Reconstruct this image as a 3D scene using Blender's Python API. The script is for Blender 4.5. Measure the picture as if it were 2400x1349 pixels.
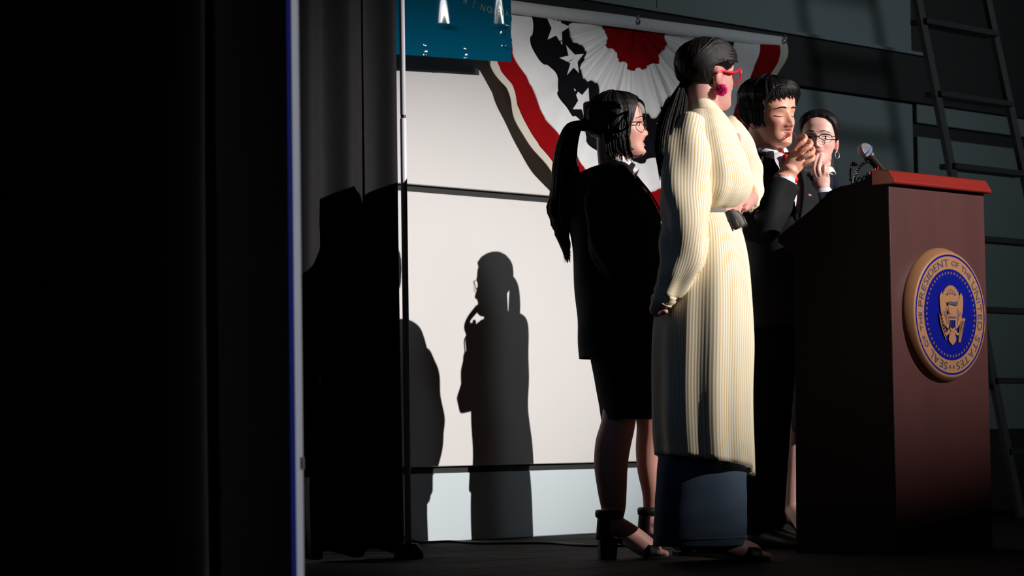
import bpy, bmesh, math, random
import numpy as np
from mathutils import Matrix, Vector
random.seed(7); np.random.seed(7)
for o in list(bpy.data.objects): bpy.data.objects.remove(o)
SC = bpy.context.scene
COL = SC.collection

# ------------------------------------------------------------------ camera
FPX = 6000.0                      # focal length in pixels of a 2400 px wide frame (90 mm on 36 mm)
YAW, PITCH, ROLL = math.radians(46), math.atan(353/6000), math.radians(.86)
CAM = np.array([0, 0, .39])
fw = np.array([math.sin(YAW)*math.cos(PITCH), math.cos(YAW)*math.cos(PITCH), math.sin(PITCH)])
R0 = np.array([math.cos(YAW), -math.sin(YAW), 0.0])       # to the right, level
V0 = np.array([math.sin(YAW), math.cos(YAW), 0.0])        # away, level
UP = np.array([0, 0, 1.0])
u0 = np.cross(R0, fw)
cr = R0*math.cos(ROLL) - u0*math.sin(ROLL)
cu = u0*math.cos(ROLL) + R0*math.sin(ROLL)
cam = bpy.data.cameras.new('camera'); camo = bpy.data.objects.new('camera', cam); COL.objects.link(camo)
m = Matrix.Identity(4)
for i in range(3):
    m[i][0], m[i][1], m[i][2], m[i][3] = cr[i], cu[i], -fw[i], CAM[i]
camo.matrix_world = m
cam.sensor_width = 36; cam.lens = FPX*36/2400; cam.clip_end = 200
cam.dof.use_dof = True; cam.dof.focus_distance = 8.8; cam.dof.aperture_fstop = 6.5
SC.camera = camo
SC.view_settings.view_transform = 'Standard'; SC.view_settings.look = 'None'
SC.view_settings.exposure = 0; SC.view_settings.gamma = 1; SC.view_settings.use_curve_mapping = False

# ------------------------------------------------------------------ light
def lin(c):
    c = [x/255 for x in c]
    return tuple(x/12.92 if x <= .04045 else ((x+.055)/1.055)**2.4 for x in c) + (1,)
world = bpy.data.worlds.new('house_dark'); SC.world = world; world.use_nodes = True
bg = world.node_tree.nodes['Background']; bg.inputs[0].default_value = (.62, .80, 1, 1); bg.inputs[1].default_value = .0022
def spot(name, loc, target, power, color, angle, blend, radius):
    l = bpy.data.lights.new(name, 'SPOT'); l.energy = power; l.color = color
    l.spot_size = math.radians(angle); l.spot_blend = blend; l.shadow_soft_size = radius
    o = bpy.data.objects.new(name, l); COL.objects.link(o)
    o.location = loc; o.rotation_euler = (Vector(target)-Vector(loc)).to_track_quat('-Z', 'Y').to_euler()
    return o
LD = np.array([.298, -.96, .362]); LD = LD/np.linalg.norm(LD)
aim = np.array([6.45, 7.04, .66])
fs = spot('follow_spot', tuple(aim+LD*15), tuple(aim), 11300, (1, .955, .93), 11.6, 1, .03); fs.scale = (1.9, 1, 1)
spot('right_wall_fill', (14, -7, 6), (9.45, 7, 2.15), 2500, (.84, .95, 1), 16.5, 1, 2)  # soft fill lamp, added to lift the right wall panels and the bunting
spot('blue_wing_light', (1.0, 5.0, 2.6), (6.3, 5.25, .85), 20, (.30, .52, 1), 20, 1, .15)
sl_ = spot('post_fill', (2.2, -6, 2.5), (3.31, 3.78, .7), 1500, (.92, .94, 1), 13, .5, .1); sl_.scale = (.12, 1, 1)  # added lamp, squeezed to an upright strip to brighten only the post

# ------------------------------------------------------------------ helpers
def at(px, py, t):                # a place seen at (px, py) of the photograph, t metres into the room
    return CAM + (fw + cr*(px-1200)/FPX - cu*(py-674.5)/FPX)*t
MATS = {}
def mat(name, c, rough=.6, var=.08, scale=40, bump=0, bscale=200, metal=0, spec=.5, stretch=None, sheen=0, coat=0, emit=None, trans=0, sss=0, alpha=None):
    if name in MATS: return MATS[name]
    M = bpy.data.materials.new(name); M.use_nodes = True; nt = M.node_tree; n = nt.nodes; L = nt.links
    b = n['Principled BSDF']; c = lin(c)
    tc = n.new('ShaderNodeTexCoord'); src = tc.outputs['Object']
    if stretch:
        mp = n.new('ShaderNodeMapping'); mp.inputs['Scale'].default_value = stretch; L.new(src, mp.inputs[0]); src = mp.outputs[0]
    nz = n.new('ShaderNodeTexNoise'); nz.inputs['Scale'].default_value = scale; nz.inputs['Detail'].default_value = 5; L.new(src, nz.inputs[0])
    mx = n.new('ShaderNodeMix'); mx.data_type = 'RGBA'
    mx.inputs[6].default_value = tuple(max(0, x*(1-var)) for x in c[:3])+(1,); mx.inputs[7].default_value = tuple(min(1, x*(1+var)) for x in c[:3])+(1,)
    L.new(nz.outputs[0], mx.inputs[0]); L.new(mx.outputs[2], b.inputs['Base Color'])
    b.inputs['Roughness'].default_value = rough; b.inputs['Metallic'].default_value = metal; b.inputs['Specular IOR Level'].default_value = spec
    b.inputs['Sheen Weight'].default_value = sheen; b.inputs['Coat Weight'].default_value = coat; b.inputs['Transmission Weight'].default_value = trans
    if sss:
        b.inputs['Subsurface Weight'].default_value = sss; b.inputs['Subsurface Radius'].default_value = (.012, .004, .002); b.inputs['Subsurface Scale'].default_value = 1
    if alpha is not None: b.inputs['Alpha'].default_value = alpha
    if bump:
        nb = n.new('ShaderNodeTexNoise'); nb.inputs['Scale'].default_value = bscale; nb.inputs['Detail'].default_value = 3; L.new(src, nb.inputs[0])
        bp = n.new('ShaderNodeBump'); bp.inputs['Strength'].default_value = bump; bp.inputs['Distance'].default_value = .004
        L.new(nb.outputs[0], bp.inputs['Height']); L.new(bp.outputs[0], b.inputs['Normal'])
    MATS[name] = M; return M
def attr_mat(name, attr, rough=.5, sss=0):      # skin: colour patches (lips, cheeks, brows) stored with the mesh
    if name in MATS: return MATS[name]
    M = mat(name, (255, 255, 255), rough, sss=sss); nt = M.node_tree; b = nt.nodes['Principled BSDF']
    a = nt.nodes.new('ShaderNodeAttribute'); a.attribute_name = attr
    nz = nt.nodes.new('ShaderNodeTexNoise'); nz.inputs['Scale'].default_value = 90
    mx = nt.nodes.new('ShaderNodeMix'); mx.data_type = 'RGBA'; mx.blend_type = 'MULTIPLY'; mx.inputs[0].default_value = .12
    nt.links.new(a.outputs['Color'], mx.inputs[6]); nt.links.new(nz.outputs['Color'], mx.inputs[7])
    nt.links.new(mx.outputs[2], b.inputs['Base Color']); return M
def stripe_mat(name, c1, c2, pitch, rough=.8):
    M = bpy.data.materials.new(name); M.use_nodes = True; nt = M.node_tree; n = nt.nodes; L = nt.links; b = n['Principled BSDF']
    uv = n.new('ShaderNodeUVMap'); sp = n.new('ShaderNodeSeparateXYZ'); L.new(uv.outputs[0], sp.inputs[0])
    mu = n.new('ShaderNodeMath'); mu.operation = 'MULTIPLY'; mu.inputs[1].default_value = 2*math.pi/pitch; L.new(sp.outputs[0], mu.inputs[0])
    si = n.new('ShaderNodeMath'); si.operation = 'SINE'; L.new(mu.outputs[0], si.inputs[0])
    rp = n.new('ShaderNodeMapRange'); rp.inputs[1].default_value = .15; rp.inputs[2].default_value = 1.0; L.new(si.outputs[0], rp.inputs[0])
    mx = n.new('ShaderNodeMix'); mx.data_type = 'RGBA'; mx.inputs[6].default_value = lin(c1); mx.inputs[7].default_value = lin(c2)
    L.new(rp.outputs[0], mx.inputs[0]); L.new(mx.outputs[2], b.inputs['Base Color'])
    bp = n.new('ShaderNodeBump'); bp.invert = True; bp.inputs['Strength'].default_value = .10; bp.inputs['Distance'].default_value = .002
    L.new(si.outputs[0], bp.inputs['Height']); L.new(bp.outputs[0], b.inputs['Normal'])
    b.inputs['Roughness'].default_value = rough; b.inputs['Specular IOR Level'].default_value = .2
    MATS[name] = M; return M

def tag(o, label=None, cat=None, group=None, kind=None):
    if label: o['label'] = label
    if cat: o['category'] = cat
    if group: o['group'] = group
    if kind: o['kind'] = kind
    return o
def empty(name, loc, label, cat, group=None):
    o = bpy.data.objects.new(name, None); COL.objects.link(o); o.location = tuple(loc); o.empty_display_size = .1
    return tag(o, label, cat, group)
def origin(p):
    o = np.zeros(3)
    while p is not None:
        o = o + np.array(p.location); p = p.parent
    return o
def link(name, me, material, parent=None, smooth=True):
    if material is not None:
        me.materials.clear(); me.materials.append(material if not isinstance(material, str) else MATS[material])
    o = bpy.data.objects.new(name, me); COL.objects.link(o)
    if smooth: me.polygons.foreach_set('use_smooth', [True]*len(me.polygons))
    if parent is not None: o.parent = parent
    return o
def mesh(name, V, Fc, material, parent=None, smooth=True, uv=None, attr=None, origin_at=None):
    """V in world metres; the object's own origin is its parent's place, or origin_at for a top-level thing"""
    V = np.asarray(V, float)
    org = origin(parent) if parent is not None else (np.zeros(3) if origin_at is None else np.array(origin_at, float))
    me = bpy.data.meshes.new(name); me.from_pydata((V-org).tolist(), [], Fc); me.update()
    if uv is not None:
        l = me.uv_layers.new(name='UVMap')
        for p in me.polygons:
            for li, vi in zip(p.loop_indices, p.vertices): l.data[li].uv = uv[vi]
    if attr is not None:
        a = me.color_attributes.new('tint', 'FLOAT_COLOR', 'POINT')
        a.data.foreach_set('color', np.c_[attr, np.ones(len(attr))].ravel())
    o = link(name, me, material, parent, smooth)
    if parent is None: o.location = tuple(org)
    return o
class MB:                         # gathers closed shells
    def __init__(s): s.V = []; s.F = []; s.U = []; s.n = 0
    def add(s, V, Fc, U=None):
        V = np.asarray(V, float); s.V.append(V); s.F += [tuple(i+s.n for i in f) for f in Fc]; s.n += len(V)
        s.U.append(np.zeros((len(V), 2)) if U is None else U); return s
    def rings(s, rings, cap=True, closed=True, U=None):
        r = np.asarray(rings, float); k, n = r.shape[:2]; Fc = []
        for i in range(k-1):
            for j in range(n if closed else n-1):
                a, b = i*n+j, i*n+(j+1) % n; Fc.append((a, b, b+n, a+n))
        if cap and closed:
            Fc.append(tuple(reversed(range(n)))); Fc.append(tuple(range((k-1)*n, k*n)))
        return s.add(r.reshape(-1, 3), Fc, U)
    def box(s, a, b):
        a, b = np.minimum(a, b), np.maximum(a, b)
        V = [[(a, b)[i][0], (a, b)[j][1], (a, b)[k][2]] for i in (0, 1) for j in (0, 1) for k in (0, 1)]
        return s.add(V, [(0, 1, 3, 2), (4, 6, 7, 5), (0, 4, 5, 1), (2, 3, 7, 6), (0, 2, 6, 4), (1, 5, 7, 3)])
    def obox(s, c, ex, ey, ez, hx, hy, hz):      # oriented box
        c = np.asarray(c, float); ex, ey, ez = [np.asarray(e, float) for e in (ex, ey, ez)]
        V = [c+i*hx*ex+j*hy*ey+k*hz*ez for i in (-1, 1) for j in (-1, 1) for k in (-1, 1)]
        return s.add(V, [(0, 1, 3, 2), (4, 6, 7, 5), (0, 4, 5, 1), (2, 3, 7, 6), (0, 2, 6, 4), (1, 5, 7, 3)])
    def tube(s, path, rad, n=12, ref=None, flat=1.0, round_ends=True):
        P = np.asarray(path, float); k = len(P); rad = np.broadcast_to(np.asarray(rad, float), (k,)).copy()
        T = np.gradient(P, axis=0); T /= np.linalg.norm(T, axis=1)[:, None]+1e-12
        if round_ends:                # two small rings at each end
            e0, e1, r0_, r1_ = P[0]-T[0]*rad[0]*.6, P[-1]+T[-1]*rad[-1]*.6, rad[0]*.62, rad[-1]*.62
            P = np.vstack([e0, P, e1]); rad = np.r_[r0_, rad, r1_]; T = np.vstack([T[:1], T, T[-1:]]); k += 2
        a = np.asarray(ref if ref is not None else (UP if abs(T[0] @ UP) < .9 else R0), float)
        rings = []; flat = np.broadcast_to(flat, (k,))
        for i in range(k):
            a = a - T[i]*(a @ T[i]); a = a/(np.linalg.norm(a)+1e-12); b = np.cross(T[i], a)
            th = np.linspace(0, 2*math.pi, n, endpoint=False)
            rings.append(P[i]+rad[i]*(np.cos(th)[:, None]*a*flat[i]+np.sin(th)[:, None]*b))
        return s.rings(rings)
    def ball(s, c, r, ax=None, n=16, k=10):
        c = np.asarray(c, float); r = np.broadcast_to(r, (3,)); A = np.eye(3) if ax is None else np.asarray(ax, float)
        rings = []
        for i in range(1, k):
            p = math.pi*i/k; th = np.linspace(0, 2*math.pi, n, endpoint=False)
            l = np.c_[r[0]*math.sin(p)*np.cos(th), r[1]*math.sin(p)*np.sin(th), np.full(n, -r[2]*math.cos(p))]
            rings.append(c+l @ A)
        return s.rings(rings)
    def build(s, name, material, parent=None, smooth=True, uv=False, origin_at=None):
        return mesh(name, np.vstack(s.V), s.F, material, parent, smooth, np.vstack(s.U) if uv else None, origin_at=origin_at)
    def union(s, voxel=.004, smooth=3):
        me = bpy.data.meshes.new('tmp'); me.from_pydata(np.vstack(s.V).tolist(), [], s.F)
        bm = bmesh.new(); bm.from_mesh(me); bmesh.ops.recalc_face_normals(bm, faces=bm.faces); bm.to_mesh(me); bm.free()
        o = bpy.data.objects.new('tmp', me); COL.objects.link(o)
        r = o.modifiers.new('r', 'REMESH'); r.mode = 'VOXEL'; r.voxel_size = voxel
        if smooth:
            q = o.modifiers.new('s', 'SMOOTH'); q.iterations = smooth; q.factor = .5
        dg = bpy.context.evaluated_depsgraph_get(); dg.update()
        out = bpy.data.meshes.new_from_object(o.evaluated_get(dg))
        bpy.data.objects.remove(o); bpy.data.meshes.remove(me)
        V = np.empty(len(out.vertices)*3); out.vertices.foreach_get('co', V); return out, V.reshape(-1, 3)
def spline(P, n):                 # Catmull-Rom through the points
    P = np.asarray(P, float); Q = np.vstack([2*P[0]-P[1], P, 2*P[-1]-P[-2]]); out = []
    m_ = len(P)-1
    for t in np.linspace(0, m_, n):
        i = min(int(t), m_-1); f = t-i; a, b, c, d = Q[i:i+4]
        out.append(.5*((2*b)+(c-a)*f+(2*a-5*b+4*c-d)*f*f+(3*b-a-3*c+d)*f**3))
    return np.array(out)
def noise1(x, seed=0):
    r = np.random.RandomState(seed); return sum(r.uniform(.4, 1)*np.sin(x*f+r.uniform(0, 6.3)) for f in (1, 2, 3, 5, 7))/2.2
def px_path(pts):                 # (px, py, t, ...) -> world points
    return np.array([at(*p[:3]) for p in pts])
def garment(rows, n=96, k=60, folds=0, seed=1, p=2.2, cap=True, umean=None, fold_n=7, zdip=None):
    """a wrapped cloth tube; rows = (left px, right px, py, depth, half depth m)"""
    rows = np.asarray(rows, float); Rr = spline(rows, k); rings = []; U = []
    th = np.linspace(0, 2*math.pi, n, endpoint=False); c, s = np.cos(th), np.sin(th)
    ph = np.random.RandomState(seed).uniform(0, 6.3, 6)
    for i, (l, r, y, t, b) in enumerate(Rr):
        ctr = at((l+r)/2, y, t); a = (r-l)/2*t/FPX; f = i/(k-1)
        w = folds*f*(np.sin(fold_n*th+ph[0]+1.2*f)+.6*np.sin((fold_n*2-3)*th+ph[1]-f)+.4*np.sin(3*th+ph[2]+3*f)) + folds*.35*np.sin(2*th+9*f+ph[3])*np.sin(14*f+ph[4])
        cc = np.sign(c)*np.abs(c)**(2/p); ss = np.sign(s)*np.abs(s)**(2/p)
        ring = ctr + (a*cc*(1-abs(folds)*0)+w*c)[:, None]*R0 + (b*ss+w*s*1.5)[:, None]*V0
        if zdip is not None: ring = ring + zdip(th, f)[:, None]*UP
        rings.append(ring); U.append(np.c_[th*(umean or .2), np.full(n, y/700)])
    return MB().rings(rings, cap, True, np.vstack(U))
def sleeve(pts, rads, n=40, k=40, folds=.004, seed=3, U0=.09):
    P = spline(px_path(pts), k); rad = spline(np.c_[rads, rads, rads], k)[:, 0]
    T = np.gradient(P, axis=0); T = T/np.linalg.norm(T, axis=1)[:, None]; a = R0.copy(); rings = []; U = []
    th = np.linspace(0, 2*math.pi, n, endpoint=False)
    for i in range(k):
        a = a-T[i]*(a @ T[i]); a /= np.linalg.norm(a); b = np.cross(T[i], a); f = i/(k-1)
        rr = rad[i]+folds*(np.sin(3*th+12*f+seed)+.7*np.sin(2*th-25*f)+.5*np.sin(5*th+7*f))
        rings.append(P[i]+(rr*np.cos(th))[:, None]*a+(rr*np.sin(th))[:, None]*b); U.append(np.c_[th*U0, np.full(n, f)])
    return MB().rings(rings, True, True, np.vstack(U))
def solid(o, th, off=0):
    m_ = o.modifiers.new('thick', 'SOLIDIFY'); m_.thickness = th; m_.offset = off; return o
def bevel(o, w, seg=2):
    m_ = o.modifiers.new('edge', 'BEVEL'); m_.width = w; m_.segments = seg; m_.limit_method = 'ANGLE'; return o

# ------------------------------------------------------------------ materials
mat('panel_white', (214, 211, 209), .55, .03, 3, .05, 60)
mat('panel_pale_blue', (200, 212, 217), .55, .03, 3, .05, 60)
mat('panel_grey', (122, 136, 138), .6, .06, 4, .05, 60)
mat('wall_black', (22, 21, 21), .7, .2, 8)
mat('stage_black', (17, 14, 12), .8, .5, 14, .25, 120, spec=.12)
mat('velour', (11, 10, 11), .95, .3, 30, .1, 300, spec=.1, sheen=.1)
mat('drape_grey', (34, 33, 35), .85, .2, 20, .1, 200, spec=.2)
mat('aluminium', (205, 205, 215), .28, .05, 30, metal=.9)
mat('white_trim', (228, 228, 238), .45, .05, 20)
mat('blue_trim', (4, 30, 130), .5, .1, 20)
mat('banner_teal', (0, 88, 118), .12, .06, 6, spec=.6, coat=.4)
mat('banner_print', (124, 142, 128), .3)
mat('cloth_white', (232, 231, 232), .8, .06, 30, .15, 250)
mat('cloth_cream', (206, 200, 186), .8, .06, 30, .15, 250)
mat('cloth_red', (138, 5, 11), .9, .1, 30, .15, 250, spec=.1)
mat('cloth_navy', (13, 14, 20), .9, .15, 30, .15, 250, spec=.1)
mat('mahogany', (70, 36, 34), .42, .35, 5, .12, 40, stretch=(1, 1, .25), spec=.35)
mat('mahogany_shaded', (15, 9, 9), .7, .3, 6, .1, 40, stretch=(1, 1, .25), spec=.08)  # darker copy of mahogany, with the unlit side's shade in its colour
mat('cherry_trim', (122, 30, 22), .35, .25, 10, .1, 50, stretch=(.25, 1, 1))
mat('seal_gold', (146, 102, 69), .5, .12, 12, spec=.3)
mat('seal_blue', (2, 12, 112), .7, .1, 12, spec=.05)
mat('seal_ink', (46, 44, 70), .6, .2, 12)
mat('black_suit', (21, 21, 24), .85, .2, 60, .25, 500, spec=.25)
mat('navy_suit', (20, 24, 40), .85, .2, 60, .25, 500, spec=.25)
mat('suit_dark', (14, 13, 15), .85, .2, 60, .2, 500, spec=.2)
mat('shirt_white', (232, 232, 240), .7, .03, 60, .1, 300)
mat('tie_red', (226, 24, 26), .5, .1, 80, .1, 400)
mat('gold_button', (226, 180, 96), .28, .1, 40, metal=1)
mat('hair_black', (13, 11, 11), .5, .5, 30, .3, 120, stretch=(6, 6, .5), spec=.35)
mat('hair_brown', (23, 17, 16), .5, .5, 30, .3, 120, stretch=(6, 6, .5), spec=.35)
mat('leather_black', (20, 16, 17), .5, .2, 40)
mat('denim', (84, 102, 124), .85, .22, 220, .3, 700)
mat('denim_thread', (92, 106, 124), .85)
mat('belt_grey', (128, 122, 112), .45, .3, 400, .5, 700, metal=.3)
mat('belt_dark', (38, 36, 38), .45, .3, 300)
mat('red_plastic', (226, 34, 56), .3, .05, 40)
mat('pink_fluff', (226, 40, 128), .9, .2, 200)
mat('metal_dark', (70, 56, 54), .35, .1, 40, metal=.7)
mat('silver', (210, 212, 216), .25, .05, 40, metal=1)
mat('lens', (245, 245, 250), .02, 0, 10, trans=1, alpha=.16)
mat('eye_white', (225, 214, 208), .25, .02)
mat('eye_dark', (24, 15, 12), .12, .2)
mat('brow', (44, 32, 30), .8, .3)
mat('teeth', (232, 222, 205), .3, .03)
mat('candy_red', (168, 22, 24), .35, .1)
mat('mic_black', (18, 18, 19), .45, .2, 60)
mat('mic_mesh', (176, 176, 184), .35, .5, 420, .9, 900, metal=.85)
mat('mic_band', (70, 130, 215), .35)
mat('red_wire', (200, 40, 34), .4)
mat('chrome', (220, 220, 224), .15, .05, metal=1)
mat('ladder_grey', (64, 64, 66), .6, .15, 30)
mat('ladder_dark', (32, 32, 34), .6, .2, 30)
mat('wood_pale', (150, 110, 96), .7, .2, 20)
SKIN = attr_mat('skin', 'tint', .48, .12)
STRIPE = stripe_mat('yellow_stripe', (255, 246, 224), (224, 186, 112), .0098)

# ------------------------------------------------------------------ setting: floor, back wall, beam
floor_o = MB().box((-6, 1.6, -.12), (16, 7.06, -.012)).build('floor', 'wall_black', smooth=False); tag(floor_o, kind='structure', label='black painted stage floor of wide boards')
y = 1.6; i = 0
plank = {}
while y < 7.0:
    w = .30 if y+.30 < 7.04 else 7.04-y
    for (xa, xb) in ((-6, 1.1+.8*(i % 3)), (1.1+.8*(i % 3), 6.2+.7*(i % 2)), (6.2+.7*(i % 2), 16)):
        b = bevel(MB().box((xa+.002, y+.002, -.012), (xb-.002, y+w-.002, 0)).build('floor_board', 'stage_black', floor_o, smooth=False), .003, 1)
    y += w; i += 1
wall = MB().box((3.5, 7.06, -.02), (14, 7.22, 3.6)).build('wall_back', 'wall_black', smooth=False); tag(wall, kind='structure', label='dark stage back wall faced with pale panels')
def panel(x0, x1, z0, z1, m_, yf=7.04):
    return bevel(MB().box((x0, yf, z0), (x1, 7.065, z1)).build('wall_panel', m_, wall, smooth=False), .003, 1)
for x0, x1 in ((4.0, 6.1), (6.104, 8.55)):
    panel(x0, x1, .288, 1.338, 'panel_white'); panel(x0, x1, 1.366, 1.96, 'panel_white')
    panel(x0, x1, .0, .262, 'panel_pale_blue', 7.052)
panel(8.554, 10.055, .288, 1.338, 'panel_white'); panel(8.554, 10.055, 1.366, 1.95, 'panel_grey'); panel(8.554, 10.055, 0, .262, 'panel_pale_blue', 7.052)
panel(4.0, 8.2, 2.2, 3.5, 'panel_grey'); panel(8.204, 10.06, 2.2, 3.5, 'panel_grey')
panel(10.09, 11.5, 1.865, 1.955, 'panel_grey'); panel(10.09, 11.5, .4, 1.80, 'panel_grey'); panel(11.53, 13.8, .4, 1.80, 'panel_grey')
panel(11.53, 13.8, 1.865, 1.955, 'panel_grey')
MB().box((3.6, 7.025, 1.96), (13.9, 7.06, 2.185)).build('trim_1', 'wall_black', smooth=False); t1 = bpy.data.objects['trim_1']; tag(t1, kind='structure', label='black horizontal beam across the stage wall')
MB().box((3.6, 7.01, 2.185), (10.2, 7.06, 2.20)).build('ledge', 'panel_grey', t1, smooth=False)

# ------------------------------------------------------------------ curtains and edges at the left
def curtain(name, x0, x1, y0, z0, z1, folds, amp, m_, label, seed, skew=0):
    nx, nz = 420, 24; x = np.linspace(0, 1, nx); V = []
    wv = np.sin(2*math.pi*folds*x+1.5*noise1(x*6, seed))
    for j in range(nz):
        f = j/(nz-1); z = z1+(z0-z1)*f
        hem = .012*wv*(f > .99)
        V.append(np.c_[x0+(x1-x0)*x+skew*f*x, y0+amp*(.7+.4*f)*wv+.3*amp*noise1(x*23+f, seed+1), z+hem])
    mb = MB(); k, n = nz, nx; r = np.array(V); Fc = [(i*n+j, i*n+j+1, (i+1)*n+j+1, (i+1)*n+j) for i in range(k-1) for j in range(n-1)]
    o = mesh(name, r.reshape(-1, 3), Fc, m_, None, True, origin_at=((x0+x1)/2, y0, z0)); solid(o, .004)
    return tag(o, label, 'curtain')
cur1 = curtain('stage_curtain', -3.2, 3.50, 4.02, .015, 3.6, 26, .045, 'velour', 'black velour house curtain filling the left third of the picture', 3)
cur2 = curtain('side_curtain', 4.3, 5.955, 6.28, .02, 3.6, 9, .035, 'drape_grey', 'black side curtain hanging between the lit strip and the white wall', 9)
# narrow flap of curtain lining caught by the light near the floor
post = empty('proscenium_post', at(692, 1349, 5.0)*[1, 1, 0], 'tall slim post, white face and blue edge, at the curtain opening', 'post')
pc = at(698, 700, 5.0)
MB().obox((pc[0], pc[1], 1.75), R0, V0, UP, .0055, .02, 1.75).build('white_face', 'white_trim', post, smooth=False)
c2 = pc-R0*.0105
MB().obox((c2[0], c2[1], 1.75), R0, V0, UP, .0046, .02, 1.75).build('blue_edge', 'blue_trim', post, smooth=False)
MB().obox((pc[0]+R0[0]*.006, pc[1]+R0[1]*.006, at(700, 1085, 5)[2]), R0, V0, UP, .002, .021, .012).build('catch_plate', 'metal_dark', post, smooth=False)
pp = empty('curtain_pole', (5.868, 6.16, 0), 'shiny metal pole standing at the edge of the side curtain', 'pole')
P = MB()
P.tube([(5.868, 6.16, .02), (5.868, 6.16, 1.46)], .0105, 20); P.build('pole_lower', 'white_trim', pp)
MB().tube([(5.868, 6.16, 1.475), (5.868, 6.16, 3.3)], .0095, 20).build('pole_upper', 'white_trim', pp)
MB().tube([(5.868, 6.16, 1.455), (5.868, 6.16, 1.48)], .0085, 16).build('joint', 'mic_black', pp)
MB().tube([(5.868, 6.16, 0.005), (5.868, 6.16, .02)], .05, 20).build('foot_plate', 'ladder_dark', pp)

# ------------------------------------------------------------------ teal banner
def glyph_mesh(ch, size):
    tcu = bpy.data.curves.new('t', 'FONT'); tcu.size = size; tcu.body = ch; to = bpy.data.objects.new('t', tcu); COL.objects.link(to)
    dg = bpy.context.evaluated_depsgraph_get(); dg.update(); tm = bpy.data.meshes.new_from_object(to.evaluated_get(dg)); bpy.data.objects.remove(to)
    return np.array([v.co[:2] for v in tm.vertices]), [tuple(p.vertices) for p in tm.polygons]
def banner():
    x0, x1, z0, z1, Y = 5.6, 7.159, 1.783, 3.3, 6.90
    nx, nz = 220, 200; X = np.linspace(x0, x1, nx)**1.0; rows = []
    def rip(X, z):
        X = X-.104; z = z-.023
        st = lambda a: np.clip((z-a)/.02, 0, 1)**2*(3-2*np.clip((z-a)/.02, 0, 1)); d = np.exp(-((X-6.715)/.045)**2)*st(1.925)*(.020-.075*np.clip(z-1.94, 0, .14))+np.exp(-((X-7.012)/.034)**2)*st(1.955)*(.0155-.06*np.clip(z-1.96, 0, .14))+.003*np.sin(X*9+z*3)
        d = d+.009*np.exp(-(((X-7.02)-.55*(z-1.955))/.010)**2)*np.clip((z-1.93)/.02, 0, 1)*np.clip((2.02-z)/.02, 0, 1)
        d = d+.008*np.exp(-((z-1.900-.6*(X-7.02))/.007)**2)*np.clip((X-7.005)/.02, 0, 1)+.006*np.exp(-((z-1.893)/.006)**2)*np.clip((X-7.005)/.02, 0, 1)
        for xc, zc in ((6.58, 1.835), (6.80, 1.845)): d = d+.006*np.exp(-((np.hypot(X-xc, (z-zc)*.8)-.016)/.006)**2)*(X > xc)
        return d
    for j in range(nz):
        f = (j/(nz-1))**1.6; zz = z0+(z1-z0)*f; zrow = zz+(1-f)*(X-5.6)*.049
        rows.append(np.c_[X, Y-rip(X, zrow), zrow])
    r = np.array(rows); n = nx; Fc = [(i*n+j, i*n+j+1, (i+1)*n+j+1, (i+1)*n+j) for i in range(nz-1) for j in range(nx-1)]
    b = empty('vinyl_banner', (6.36, Y, 1.76), 'glossy teal vinyl banner hung upside down beside the bunting', 'banner')
    solid(mesh('sheet', r.reshape(-1, 3), Fc, 'banner_teal', b), .001)
    x = 7.140                      # lettering printed upside down along a shallow arc
    for ch in 'VISION  |  K':
        if ch == ' ': x -= .013; continue
        V, Fc = glyph_mesh(ch, .036); V = V-[V[:, 0].min(), 0]; wd = V[:, 0].max()
        a = math.radians(180)-math.radians(6)-max(0, 7.09-x)*2.6; zc = 2.058+.05*(7.147-x)+.55*max(0, 7.06-x)**2
        xx = x+V[:, 0]*math.cos(a)-V[:, 1]*math.sin(a); zz = zc+V[:, 0]*math.sin(a)+V[:, 1]*math.cos(a)
        q = np.c_[xx, Y-.0022-rip(xx, zz), zz]
        mesh('letter', q, Fc, 'banner_print', b, smooth=False); x -= wd+.010
banner()

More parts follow.
